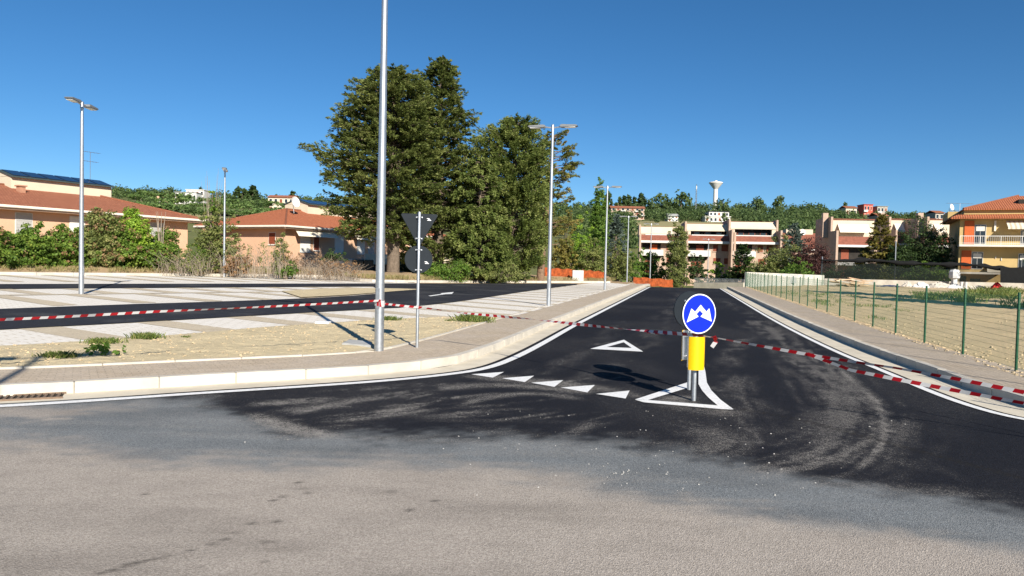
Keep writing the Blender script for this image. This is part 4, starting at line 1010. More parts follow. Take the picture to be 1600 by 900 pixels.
bx('attic_wall', 'cream_wall', hh, 1.5, 6.5, 4.5, 8, 6.0, 9.9); dish(hh, 4.4, 3.9, 9.3, 0.6, R(15))
for x in (1.2, 4.0, 6.5): window(hh, x, x + 1.1, 3.2, 4.8, -0.012, 'shutter_brown', 'pink_brick')
# right row
def right_unit(px0, px1, d, label, aw):
    q = at(px0, 420, d); q1 = at(px1, 420, d); wd = q1[0] - q[0]; rz = rzT * 0.8
    h = thing('terraced_house', label, 'house', (q[0], q[1], 0), rz, 'terraced houses behind the shade net')
    zt = at(px0, 342, d)[2]
    bx('wall', 'pink_brick', h, 0, wd, 0, 9, -2, zt - 3.0); bx('upper_wall', 'cream_wall', h, 0.02, wd - 0.02, 1.6, 9, zt - 2.99, zt); bx('roof_edge', 'brown_tile', h, 0, wd, 1.4, 9, zt + 0.001, zt + 0.15)
    MB().box(-0.35, -0.01, -2.4, 9, -2, zt - 2.0).box(-0.35, -0.01, 0.6, 9, zt - 1.999, zt + 0.4).build('party_wall', 'pink_brick', h)
    bx('chimney', 'pink_brick', h, -1.2, -0.36, 2.0, 2.9, zt - 3, zt + 1.1)
    slope_quad('tile_apron', [(0, -1.2, zt - 4.1), (wd, -1.2, zt - 4.1), (wd, 0.0, zt - 2.8), (0, 0.0, zt - 2.8)], 'brown_tile', h, 0.12)
    bx('white_slab', 'white_plaster', h, 0, wd, -1.5, -0.01, zt - 4.55, zt - 4.2)
    bx('loggia', 'interior_shade', h, 0.3, wd - 1.2, -0.03, -0.011, zt - 7.0, zt - 4.6); bx('loggia_door', 'shutter_brown', h, 1.2, 2.4, -0.06, -0.031, zt - 6.9, zt - 4.9)  # no recess here: the loggia's shade is a dark-coloured flat panel
    bx('balcony_slab', 'white_plaster', h, 0, wd * 0.7, -1.9, -0.05, zt - 7.5, zt - 7.0); 
    for a, b in aw: slope_quad('awning', [(a, 1.5, zt - 0.7), (a, 0.1, zt - 2.1), (b, 0.1, zt - 2.1), (b, 1.5, zt - 0.7)], 'awning_cream', h, 0.05)
    for x in (0.8, wd - 2.4): window(h, x, x + 1.1, zt - 10.0, zt - 8.6, -0.012, 'shutter_brown', 'pink_brick')
    return h
right_unit(1301, 1366, 120, 'terraced house with one broad lowered cream awning, between plum tree and golden conifer', ((1.0, 5.8),))
right_unit(1392, 1441, 126, 'terraced house with two small white awnings, right of the golden conifer', ((0.8, 2.2), (3.0, 4.4)))
hr = right_unit(1452, 1500, 118, 'terraced house with an air conditioner, half hidden by the yellow building', ((1.0, 2.4),))
bx('air_conditioner', 'white_plaster', hr, -0.2, 0.7, 1.0, 1.39, 9.2, 9.9)

# ---- yellow building
yb = at(1497, 420, 88); S = 88 / 1150
def zy(py, px=1540): return at(px, py, 88)[2]
Y = thing('yellow_building', 'yellow block of flats with red hipped roof, orange shutters and railed balcony', 'building', (yb[0], 88, 0.25), -R(25))
ZO = 0.25
def z(py): return zy(py) - ZO
bx('wall', 'yellow_wall', Y, 0, 14, 0, 11, -1, z(343)); bx('attic_band', 'yellow_wall', Y, 0.35, 14.3, -0.25, 11, z(336.2), z(329))
slope_quad('canopy_roof', [(-1.1, -1.2, z(341.5)), (14.6, -1.2, z(341.5)), (14.6, -0.2, z(336.5)), (-0.3, -0.2, z(336.5))], 'roof_tiles_new', Y, 0.16)
slope_quad('canopy_roof_end', [(-1.1, 11.6, z(341.5)), (-1.1, -1.2, z(341.5)), (-0.3, -0.2, z(336.5)), (-0.3, 11.6, z(336.5))], 'roof_tiles_new', Y, 0.16)
bx('canopy_soffit', 'brick_dark', Y, -0.9, 14.4, -1.05, 11, z(343.5), z(342.9))
ze, zr_ = z(328), z(302)
ry = slope_quad('roof', [(0.2, -0.7, ze), (15.4, -0.7, ze), (8.6, 5.5, zr_), (6.6, 5.5, zr_)], 'roof_tiles_new', Y, 0.15); slope_quad('roof_slope', [(0.2, 11.7, ze), (0.2, -0.7, ze), (6.6, 5.5, zr_)], 'roof_tiles_new', ry, 0.15)
slope_quad('roof_slope', [(15.4, -0.7, ze), (15.4, 11.7, ze), (8.6, 5.5, zr_)], 'roof_tiles_new', ry, 0.15); slope_quad('roof_slope', [(15.4, 11.7, ze), (0.2, 11.7, ze), (6.6, 5.5, zr_), (8.6, 5.5, zr_)], 'roof_tiles_new', ry, 0.15)
MB().tube([(0.2, -0.7, ze + .03), (6.6, 5.5, zr_ + .05)], 0.12, 8).build('ridge_tiles', 'roof_tiles', ry)
MB().box(6.0, 8.2, 1.5, 4, z(321), z(312)).build('skylight_dormer', 'interior_shade', ry)
bx('side_block', 'yellow_wall', Y, -1.0, 0.3, 3, 9, z(341), z(328.5))
def px2x(px):
    r = at(px, 380, 88)[0] / 88; return (88 * r - yb[0]) / (math.cos(R(25)) + r * math.sin(R(25)))
for (a, b, t, bt, m_) in ((1506, 1521, 346, 383, 'shutter_orange'), (1503, 1518, 392, 421, 'shutter_orange')):
    bx('shutter', m_, Y, px2x(a), px2x(b), -0.12, -0.005, z(bt), z(t))
for (a, b, t, bt) in ((1522, 1540, 352, 383), (1519, 1537, 394, 421), (1594, 1606, 360, 383), (1592, 1604, 396, 420)):
    d_ = bx('balcony_door', 'white_plaster', Y, px2x(a), px2x(b), -0.05, -0.005, z(bt), z(t)); m = (px2x(a) + px2x(b)) / 2
    bx('pane', 'window_glass', d_, px2x(a) + 0.06, m - 0.03, -0.08, -0.051, z(bt) + 0.08, z(t) - 0.08); bx('pane', 'window_glass', d_, m + 0.03, px2x(b) - 0.06, -0.08, -0.051, z(bt) + 0.08, z(t) - 0.08)
    bx('curtain', 'pale_wall', d_, px2x(a) + 0.15, px2x(b) - 0.15, -0.086, -0.081, z(t) - 0.75, z(t) - 0.2)
for zs, x1 in ((386.5, 14.2), (428.5, px2x(1563))):
    bs = bx('balcony_slab', 'fascia_white', Y, -0.15, x1, -1.7, -0.01, z(zs), z(zs - 3))
rail = bx('balcony_rail', 'white_plaster', Y, -0.12, 14.2, -1.66, -1.60, z(371), z(370)); bx('lower_rail', 'white_plaster', rail, -0.12, 14.2, -1.66, -1.60, z(381.8), z(381.0))
nb = 70
for i in range(nb + 1): 
    x = -0.1 + 14.2 * i / nb; r_ = 0.035 if i % 10 == 0 else 0.012
    bx('baluster', 'white_plaster', rail, x - r_, x + r_, -1.65, -1.61, z(383.4), z(371.01))
slope_quad('awning', [(px2x(1570), -0.05, z(346)), (px2x(1570), -1.7, z(357)), (14, -1.7, z(357)), (14, -0.05, z(346))], 'awning_striped', Y, 0.04)
bx('awning_valance', 'awning_striped', Y, px2x(1570), 14, -1.72, -1.701, z(360), z(357)); bx('downlight', 'pale_wall', Y, px2x(1552), px2x(1555), -0.2, -0.005, z(362), z(346))
bx('ground_floor_shade', 'interior_shade', Y, px2x(1500), px2x(1512), -0.03, -0.005, z(444), z(432)); bx('ground_floor_window', 'window_glass', Y, px2x(1518), px2x(1534), -0.03, -0.005, z(444), z(436)); bx('ground_floor_wall', 'yellow_wall', Y, -0.1, 0.0, -1.6, -0.01, -1, z(429))
bx('balcony_post', 'fascia_white', Y, px2x(1496.5), px2x(1497.5), -1.6, -1.5, -1, z(428.6)); bx('balcony_post', 'fascia_white', Y, px2x(1562), px2x(1563), -1.6, -1.5, -1, z(428.6))
slope_quad('awning', [(px2x(1543), -0.05, z(416)), (px2x(1541), -1.75, z(425)), (px2x(1563), -1.75, z(425)), (px2x(1560), -0.05, z(416))], 'awning_cream', Y, 0.04)
bx('flue', 'white_plaster', Y, px2x(1556), px2x(1557.2), -0.1, -0.005, z(404), z(400)); bx('flue', 'white_plaster', Y, px2x(1565), px2x(1566.2), -0.1, -0.005, z(407), z(403))
dq = at(1486, 324, 92); hd = thing('satellite_dish', 'white satellite dish on the corner of the yellow building', 'satellite dish', dq, 0); dish(hd, 0, 0, 0, 0.40, R(30), 'reflector')
an = at(1500, 318, 94); ha = thing('roof_antenna', 'long thin horizontal aerial above the left end of the red hipped roof', 'antenna', (an[0], an[1], an[2] - 1.5), 0); antenna(ha, 0, 0, 0, 1.5, 3.2)

# ---- walls, railing, nets on the far side
q0, q1 = at(1165, 440, 73), at(1286, 440, 80)
wl = thing('boundary_wall', 'pale concrete wall with dark streaks and patches at the end of the field', 'wall', (0, 0, 0)); 
def seg_wall(name, a, b, z0, z1a, z1b, th, mat, parent=None):
    d = Vector((b[0] - a[0], b[1] - a[1], 0)).normalized(); nn = Vector((-d.y, d.x, 0)) * th / 2
    P = [(a[0] - nn.x, a[1] - nn.y), (b[0] - nn.x, b[1] - nn.y), (b[0] + nn.x, b[1] + nn.y), (a[0] + nn.x, a[1] + nn.y)]
    zt = [z1a, z1b, z1b, z1a]
    return MB().hexa([(x, y, z0) for x, y in P] + [(x, y, t) for (x, y), t in zip(P, zt)]).build(name, mat, parent)
seg_wall('wall_panel', q0, q1, -0.5, at(1165, 425, 73)[2], at(1286, 430, 80)[2], 0.25, 'wall_stained', wl)
mid = tuple(0.42 * a + 0.58 * b for a, b in zip(q0, q1)); MB().box(-0.5, 0.5, -0.18, -0.13, -0.4, 0.5).build('grey_hatch', 'shutter_grey', wl).location = (mid[0] - 0.2, mid[1] - 0.2, 0.9)
q2, q3 = at(1287, 440, 80.5), at(1660, 445, 81)
lw = seg_wall('low_wall', q2, q3, -0.5, at(1287, 435, 80.5)[2], at(1660, 444, 81)[2], 0.35, 'concrete_low'); tag(lw, 'long low concrete wall closing the back of the bare field', 'wall')
r0, r1 = at(1085, 444, 92), at(1163, 444, 86)
lw2 = seg_wall('low_wall', r0, r1, -2, at(1085, 441.5, 92)[2], at(1163, 441.5, 86)[2], 0.3, 'gutter_concrete'); tag(lw2, 'short pinkish low wall carrying the grey railing at the road end', 'wall')
rl = thing('railing', 'grey metal railing on the low wall at the end of the road', 'railing', (0, 0, 0))
za, zb2 = at(1085, 441.5, 92)[2], at(1085, 433.5, 92)[2]
for zz_ in (zb2 - 0.03, za + 0.08): MB().tube([(r0[0], r0[1], zz_), (r1[0], r1[1], zz_)], 0.03, 6).build('rail', 'galvanised', rl)
pmz = MB().box(-0.008, 0.008, -0.008, 0.008, za - 0.02, zb2 - 0.03).build('baluster', 'galvanised', rl)
for i in range(45):
    o = pmz if i == 0 else bpy.data.objects.new('baluster', pmz.data)
    if i: col.objects.link(o); o.parent = rl
    t = i / 44; o.location = (r0[0] + (r1[0] - r0[0]) * t, r0[1] + (r1[1] - r0[1]) * t, 0)
# orange nets
def orange_net(pa, pb, d0, d1, h0, label, seed):
    a, b = at(pa[0], 430, d0), at(pb[0], 430, d1); n = 40; rnd = np.random.RandomState(seed); root = thing('orange_net', label, 'safety net', (0, 0, 0), 0, 'orange site nets')
    V, F = [], []; wv = rnd.randn(n + 1).cumsum() * 0.02
    for i in range(n + 1):
        t = i / n; x, y = a[0] + (b[0] - a[0]) * t, a[1] + (b[1] - a[1]) * t; zt = at(0.5 * (pa[0] + pb[0]), pa[1] + (pb[1] - pa[1]) * t, y)[2] + 0.05 * math.sin(t * 17 + seed) ; zb_ = zt - h0
        for j in range(5):
            s = j / 4; V.append((x, y + 0.08 * math.sin(t * 40 + j * 2 + seed), zb_ + (zt - zb_) * s))
    for i in range(n):
        for j in range(4): k = i * 5 + j; F.append((k, k + 5, k + 6, k + 1))
    raw('netting', V, F, 'orange_net', root, smooth=True)
    for i in range(5):
        t = i / 4; x, y = a[0] + (b[0] - a[0]) * t, a[1] + (b[1] - a[1]) * t; zt = at(0.5 * (pa[0] + pb[0]), pa[1] + (pb[1] - pa[1]) * t, y)[2]
        MB().tube([(x, y + 0.12, zt - h0 - 0.6), (x, y + 0.12, zt + 0.08)], 0.015, 6).build('stake', 'rusty_steel', root)
orange_net((851, 419), (898, 420.5), 73, 75, 1.35, 'orange plastic net beside the trunk of the sparse conifer', 1)
orange_net((910, 422), (945, 424.5), 75, 77, 1.1, 'orange plastic net between the grey cabinet and the poplar lamp post', 2)
orange_net((990, 433.5), (1052, 436.5), 88, 90, 0.95, 'orange plastic net at the far end of the left pavement', 3)
cq = at(903, 428, 73.5); cb = thing('utility_cabinet', 'pale grey utility cabinet standing between two orange nets', 'cabinet', (cq[0], cq[1], 0.1)); bx('housing', 'cabinet_grey', cb, -0.55, 0.55, -0.2, 0.2, -0.1, 1.25, 0.02); bx('door', 'cabinet_grey', cb, -0.5, -0.01, -0.215, -0.202, 0.1, 1.15); bx('door', 'cabinet_grey', cb, 0.01, 0.5, -0.215, -0.202, 0.1, 1.15)
# wheelie bins by the second house
for k, (px_, m_, lab) in enumerate(((547, 'shutter_grey', 'grey wheeled bin left in the row before the garage'), (562, 'bin_dark', 'dark wheeled bin in the middle of the row before the garage'), (576, 'bin_dark', 'dark wheeled bin at the right end of the row before the garage'))):
    q = at(px_, 425, 66); b_ = thing('wheeled_bin', lab, 'bin', (q[0], q[1], zblock(q[0], q[1]) + 0.35), R(-20 + 15 * k), 'bins before the garage')
    MB().hexa([(-.32, -.3, 0.05), (.32, -.3, 0.05), (.32, .3, 0.05), (-.32, .3, 0.05), (-.42, -.4, 1.05), (.42, -.4, 1.05), (.42, .4, 1.05), (-.42, .4, 1.05)]).build('body', m_, b_, bevel=0.03)
    MB().hexa([(-.45, -.44, 1.052), (.45, -.44, 1.052), (.45, .44, 1.052), (-.45, .44, 1.052), (-.4, -.38, 1.16), (.4, -.38, 1.16), (.4, .38, 1.2), (-.4, .38, 1.2)]).build('lid', m_, b_, bevel=0.02)
    for s in (-1, 1): MB().prism(disc(14, 0.1), -0.03, 0.03).build('wheel', 'bin_dark', b_).location = (s * 0.3, 0.38, 0.08)
# shade net on its line
sn = thing('shade_net', 'black shade netting bunched on a line above the back of the field', 'netting', (0, 0, 0))
tops = [(1283, 402), (1330, 404), (1370, 404.5), (1400, 407), (1440, 407), (1480, 411), (1530, 411.5), (1556, 414.5), (1640, 418)]
NP = smooth_path(np.array([(a, b) for a, b in tops], float), 4, 2)
dN = lambda px: 82.4
V, F = [], []; m_ = 9
for i, (px_, py_) in enumerate(NP):
    c = at(px_, py_ + 3.2 + 1.2 * math.sin(px_ * 0.045), dN(px_)); hgt = (0.19 + 0.06 * math.sin(px_ * 0.09) + 0.05 * math.sin(px_ * 0.23)) * (0.35 + 0.65 * min(1, (px_ - 1283) / 60))
    for k in range(m_):
        a = 2 * math.pi * k / m_; V.append((c[0], c[1] + 0.2 * math.cos(a) * (1 + 0.3 * math.sin(px_ * 0.3 + k)), c[2] + hgt * math.sin(a) * (1 + 0.25 * math.sin(px_ * 0.17 + k * 2))))
for i in range(len(NP) - 1):
    for k in range(m_): k2 = (k + 1) % m_; F.append((i * m_ + k, i * m_ + k2, (i + 1) * m_ + k2, (i + 1) * m_ + k))
raw('net_roll', V, F, 'black_net_roll', sn, smooth=True)
V, F = [], []
for i, (px_, py_) in enumerate(NP):
    t, b = at(px_, py_ + 4, 82.7), at(px_, 441, 82.7)
    for k in range(6): s = k / 5; V.append((t[0], 82.7 + 0.1 * math.sin(px_ * 0.2 + k), t[2] * (1 - s) + max(0.35, b[2]) * s))
for i in range(len(NP) - 1):
    for k in range(5): j = i * 6 + k; F.append((j, j + 1, j + 7, j + 6))
raw('net_sheet', V, F, 'shade_net', sn, smooth=True)
V, F = [], []
for i, px_ in enumerate(np.linspace(1563, 1700, 20)):
    for k in range(5): q = at(px_, 418 + k * 7.5, 82 + 0.1 * math.sin(i * 1.3 + k)); V.append(q)
F = [(i * 5 + k, i * 5 + k + 1, i * 5 + k + 6, i * 5 + k + 5) for i in range(19) for k in range(4)]
o = raw('net_fold', V, F, 'black_net_roll', sn, smooth=True)
for px_, pt in ((1398, 377), (1283, 401), (1640, 416)):
    q = at(px_, 440, 83.0); t = at(px_ + 2, pt, 83.0); MB().tube([(q[0], q[1], -0.2), t], 0.06, 8).build('support_pole', 'galvanised', sn)

# ---- things lying at the back of the field
rq = np.random.RandomState(5)
for k in range(15):
    px_ = 1318 + rq.rand() * 38; d = 74.5 + rq.rand() * 2; q = at(px_, 440, d); z0 = zright(q[0], q[1]) + 0.12 + (k // 4) * 0.19
    m = MB().box(-1.0 - rq.rand() * 0.6, 1.0, -0.12, 0.12, -0.05, 0.05).build('timber_plank', 'timber_pale' if k % 3 else 'timber', None)
    m.location = (q[0], q[1], z0); m.rotation_euler = (0, R(rq.uniform(-9, 9)) * (k > 3), R(rq.uniform(-35, 35)))
    tag(m, 'weathered timber plank in the jumbled heap by the low wall', 'plank', 'timber planks heaped by the low wall')
def heap(px_, d, r, h, mat, label, cat, seed, name='rubble_heap'):
    q = at(px_, 440, d); V, F = [], []; n, m_ = 22, 7; rn = np.random.RandomState(seed)
    for i in range(m_):
        t = i / (m_ - 1)
        for k in range(n):
            a = 2 * math.pi * k / n; rr = r * (1 - t) * (0.8 + 0.4 * rn.rand()); V.append((q[0] + rr * math.cos(a), q[1] + rr * 0.6 * math.sin(a), zright(q[0], q[1]) - 0.05 + h * math.sin(t * 1.57) * (0.85 + 0.3 * rn.rand())))
    F = [(i * n + k, i * n + (k + 1) % n, (i + 1) * n + (k + 1) % n, (i + 1) * n + k) for i in range(m_ - 1) for k in range(n)]
    return tag(raw(name, V, F, mat), label, cat, None)
heap(1440, 76, 1.0, 0.6, 'white_bag', 'crumpled white plastic sheeting heaped before the low wall', 'sheeting', 1, 'plastic_sheeting')
heap(1418, 76.5, 0.7, 0.6, 'rubble', 'small grey rubble heap left of the white sheeting', 'rubble', 2); heap(1468, 76, 1.5, 0.65, 'rubble', 'broad pale rubble heap right of the white sheeting', 'rubble', 3)
heap(1494, 75.5, 1.3, 0.45, 'white_bag', 'flat whitish heap below the round white tank', 'rubble', 4); heap(1528, 75, 1.4, 0.4, 'rubble', 'low rubble heap before the ground floor of the yellow building', 'rubble', 6)
heap(1558, 74, 0.75, 0.75, 'red_cloth', 'bright red cloth bundle on the rubble', 'cloth', 7, 'red_cloth'); heap(1390, 76, 2.0, 0.22, 'tarp_blue', 'flat dark blue tarpaulin on the ground before the low wall', 'tarpaulin', 8, 'blue_tarpaulin')
for px_, lab in ((1502, 'small white pot on the rubble nearest the tank'), (1509, 'small white pot on the rubble, farther from the tank')):
    q = at(px_, 446, 75); o = MB().lathe([(0.10, -0.3), (0.15, 0.35), (0.17, 0.36), (0.14, 0.30)], 14).build('pot', 'white_bag', None, smooth=True); o.location = (q[0], q[1], zright(q[0], q[1]) + 0.35); tag(o, lab, 'pot')
q = at(1491, 437, 79.5); tk = thing('water_tank', 'white octagonal water tank standing behind the low wall', 'tank', (q[0], q[1], 0.3)); MB().lathe([(0.3, -0.3), (0.3, 1.0), (0.52, 1.1), (0.55, 1.3), (0.55, 1.8), (0.4, 2.0), (0.12, 2.02)], 8).build('shell', 'white_bag', tk); MB().lathe([(0.13, 2.015), (0.13, 2.08)], 10).build('cap', 'shutter_grey', tk)

# ------------------------------------------------------------------ vegetation
def leaf_mesh(C, N, size, aspect, rng):
    n = len(C); N = N / (np.linalg.norm(N, axis=1)[:, None] + 1e-9)
    h = rng.normal(size=(n, 3)); T = np.cross(N, h); T /= np.linalg.norm(T, axis=1)[:, None] + 1e-9; Bt = np.cross(N, T)
    a = (size * aspect)[:, None]; b = (size)[:, None]
    tip = N * (size * 0.25)[:, None] * rng.uniform(-1, 1, (n, 1))
    V = np.stack([C - T * a, C - Bt * b * 0.5 + tip * 0.5, C + T * a + tip, C + Bt * b * 0.5], 1).reshape(-1, 3)
    F = np.arange(4 * n).reshape(n, 4); return V, F
def clump_leaves(cc, cr, n, size, rng, up=0.25, aspect=1.0, shell=0.55, tint0=None, jit=0.55):
    K = len(cc); D = rng.normal(size=(K, n, 3)); D /= np.linalg.norm(D, axis=2)[..., None]
    rr = shell + (1 - shell) * rng.uniform(0, 1, (K, n, 1)) ** 0.6
    P = cc[:, None] + D * cr[:, None] * rr
    N = D / np.maximum(cr[:, None], 0.05) * cr.min(axis=1)[:, None, None] + rng.normal(size=D.shape) * jit + np.array([0, 0, up])
    s = size * rng.uniform(0.6, 1.4, K * n)
    V, F = leaf_mesh(P.reshape(-1, 3), N.reshape(-1, 3), s, aspect, rng)
    t = (rng.uniform(0.15, 0.7, K) if tint0 is None else tint0)[:, None] + rng.normal(size=(K, n)) * 0.14
    return V, F, np.repeat(np.clip(t.reshape(-1), 0, 1), 4)
def limb(mb, a, b, r0, r1, rng, n=5, wob=0.06, droop=0.0):
    a, b = np.array(a, float), np.array(b, float); L = np.linalg.norm(b - a); pts, rs = [], []
    for i in range(n + 1):
        t = i / n; p = a * (1 - t) + b * t + rng.normal(size=3) * wob * L * 0.3 * math.sin(t * 3.14); p[2] -= droop * L * t * (1 - t) * 2
        pts.append(tuple(p)); rs.append(r0 * (1 - t) + r1 * t)
    mb.tube(pts, rs, 6 if r0 > 0.06 else 4)
def conifer(name, label, cat, loc, h, prof, leaf, seed, nb=120, nleaf=60, lsize=0.2, flat=0.42, rise=0.15, trunk=0.35, bare=0.08, lean=(0, 0), group=None, bark='bark', fill=1.0, cs=1.0, inner=0.45, tip=False, depth=0.8, dens=2.5, droop=0.0):
    """prof: list of (z fraction, radius to -x, radius to +x) in metres"""
    rng = np.random.RandomState(seed); root = thing(name, label, cat, loc, 0, group); pr = np.array(prof, float)
    mb = MB(); pts = [(lean[0] * t + 0.12 * math.sin(t * 5 + seed), lean[1] * t, -0.4 + (h + 0.2) * t) for t in np.linspace(0, 1, 10)]
    mb.tube(pts, [trunk * (1.15 - t) ** 0.8 + 0.015 for t in np.linspace(0, 1, 10)], 10); mb.build('trunk', bark, root, smooth=True)
    bb = MB(); p0, dv, ln, tt = [], [], [], []
    zs = bare + (1 - bare) * np.sort(rng.uniform(0, 1, nb)) ** 0.9
    for k, zf in enumerate(zs):
        az = k * 2.39996 + rng.uniform(-.5, .5); rl, rr = np.interp(zf, pr[:, 0], pr[:, 1]), np.interp(zf, pr[:, 0], pr[:, 2])
        c, s_ = math.cos(az), math.sin(az); rx = rr if c > 0 else rl; ry = 0.5 * (rl + rr) * depth
        R_ = 1 / math.sqrt((c / max(rx, .1)) ** 2 + (s_ / max(ry, .1)) ** 2) * rng.uniform(0.78, 1.06)
        if rng.rand() > fill: continue
        b0 = np.array([lean[0] * zf, lean[1] * zf, h * zf - rise * R_ * 0.7]); b1 = np.array([b0[0] + R_ * c, b0[1] + R_ * s_, h * zf + rise * R_ * 0.3 + rng.normal() * 0.2])
        limb(bb, b0, b1, 0.035 + 0.012 * R_, 0.012, rng, 4, 0.08)
        tb = rng.uniform(0.05, 0.65); m = max(4, int(R_ / cs * dens))
        for j in range(m):
            t = inner + (1 - inner) * ((j + rng.rand()) / m) ** 0.8
            p = b0 * (1 - t) + b1 * t; l = cs * rng.uniform(0.6, 1.15) * (0.55 + 0.45 * min(1, R_ / 2.0)); yaw = az + rng.normal() * 0.75 * (1.15 - 0.5 * t)
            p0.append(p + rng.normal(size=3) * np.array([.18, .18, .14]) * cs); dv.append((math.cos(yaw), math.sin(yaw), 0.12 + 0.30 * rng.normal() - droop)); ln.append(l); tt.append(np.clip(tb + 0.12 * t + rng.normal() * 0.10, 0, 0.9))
    if tip:
        for j in range(26):
            a_ = rng.uniform(0, 6.28); p0.append(np.array([lean[0], lean[1], h * (1 - 0.0035 * j) - 0.25])); dv.append((0.5 * math.cos(a_), 0.5 * math.sin(a_), 0.9)); ln.append(cs * 0.5); tt.append(0.4)
    bb.build('branches', bark, root)
    p0, dv, ln, tt = np.array(p0), np.array(dv), np.array(ln), np.array(tt); dv /= np.linalg.norm(dv, axis=1)[:, None]
    K, n = len(p0), nleaf; t = rng.uniform(0, 1, (K, n)) ** 0.8
    sd = np.cross(dv, np.array([0, 0, 1.0])); sd /= np.linalg.norm(sd, axis=1)[:, None] + 1e-9; nu = np.cross(sd, dv)
    lat = rng.uniform(-1, 1, (K, n)) * 0.42 * (1.05 - t * 0.85); thk = rng.normal(size=(K, n)) * 0.09 * flat / 0.42
    C = p0[:, None] + (dv[:, None] * t[..., None] + sd[:, None] * lat[..., None] + nu[:, None] * thk[..., None]) * ln[:, None, None]
    ax = dv[:, None] + sd[:, None] * (lat * 1.6)[..., None] + rng.normal(size=(K, n, 3)) * 0.28; ax /= np.linalg.norm(ax, axis=2)[..., None]
    out = dv * np.array([1, 1, 0.0]); nn = nu[:, None] * 0.75 + out[:, None] * 0.45 + rng.normal(size=(K, n, 3)) * 0.42
    wd_ = np.cross(nn, ax); wd_ /= np.linalg.norm(wd_, axis=2)[..., None] + 1e-9
    L_ = (lsize * 2.1 * rng.uniform(0.6, 1.3, (K, n)))[..., None]; W_ = (lsize * 0.85 * rng.uniform(0.6, 1.3, (K, n)))[..., None]
    V = np.stack([C - ax * L_ * 0.5, C - wd_ * W_ * 0.5, C + ax * L_ * 0.5, C + wd_ * W_ * 0.5], 2).reshape(-1, 3)
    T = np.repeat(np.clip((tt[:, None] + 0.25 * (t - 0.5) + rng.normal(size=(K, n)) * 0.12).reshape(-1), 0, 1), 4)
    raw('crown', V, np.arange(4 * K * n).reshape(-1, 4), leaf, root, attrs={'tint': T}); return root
def broadleaf(name, label, cat, loc, lobes, leaf, seed, ncl=120, nleaf=50, lsize=0.16, csz=0.5, trunk=0.12, group=None, bark='bark', stems=3, extra=None, shell=0.72, drop=None):
    """lobes: (x,y,z,rx,ry,rz) relative to loc"""
    rng = np.random.RandomState(seed); root = thing(name, label, cat, loc, 0, group); L = np.array(lobes, float)
    vol = (L[:, 3] * L[:, 4] * L[:, 5]) ** 0.7; cc, cr = [], []
    pick = rng.choice(len(L), ncl, p=vol / vol.sum())
    for k in pick:
        d = rng.normal(size=3); d /= np.linalg.norm(d); r = shell * 0.6 + (1.06 - shell * 0.6) * rng.uniform() ** 0.5
        p = L[k, :3] + d * L[k, 3:] * r
        s = csz * rng.uniform(0.45, 1.25)
        if rng.rand() < 0.16: p = L[k, :3] + d * L[k, 3:] * rng.uniform(1.08, 1.35); s *= 0.55
        if p[2] < 0.12: p[2] = rng.uniform(0.1, 0.5)
        cc.append(p); cr.append((s, s, s * 0.75))
    cc, cr = np.array(cc), np.array(cr)
    mb = MB(); top = L[np.argmax(L[:, 5] + L[:, 2])]
    for k in range(stems):
        a = rng.uniform(0, 6.28); q = L[rng.randint(len(L))]
        limb(mb, (0.15 * math.cos(a) * (k > 0), 0.15 * math.sin(a) * (k > 0), -0.3), (q[0], q[1], q[2] + 0.2 * q[5]), trunk, trunk * 0.35, rng, 6, 0.1)
    for p in cc[rng.choice(len(cc), min(len(cc), 26), replace=False)]:
        q = L[np.argmin(np.linalg.norm(L[:, :3] - p, axis=1))]; limb(mb, (q[0] * 0.8, q[1] * 0.8, max(0.1, q[2] - 0.3 * q[5])), p, trunk * 0.3, 0.01, rng, 3, 0.1)
    mb.build('trunk', bark, root, smooth=True)
    V, F, T = clump_leaves(cc, cr, nleaf, lsize, rng, 0.2, 0.75, 0.3)
    raw('crown', V, F, leaf, root, attrs={'tint': T})
    if extra:                                   # a second kind of foliage (dry parts, climbers)
        m, frac, n2 = extra; sel = rng.choice(len(cc), max(1, int(len(cc) * frac)), replace=False)
        V, F, T = clump_leaves(cc[sel] * 1.02, cr[sel], n2, lsize, rng, 0.2, 0.75, 0.5); raw('dry_foliage', V, F, m, root, attrs={'tint': T})
    return root
def base(px, d, z=None):
    q = at(px, 420, d); return (q[0], q[1], (zblock(q[0], q[1]) if d < 88 else -0.6) if z is None else z)
def up(py, px, d): return at(px, py, d)[2]
def prof_px(rows, cx, d, zb):        # rows (py, left px, right px) -> profile
    h = up(rows[0][0], cx, d) - zb; k = d / FPX
    return h, sorted([((up(py, cx, d) - zb) / h, max(0.05, (cx - a) * k), max(0.05, (b - cx) * k)) for py, a, b in rows])
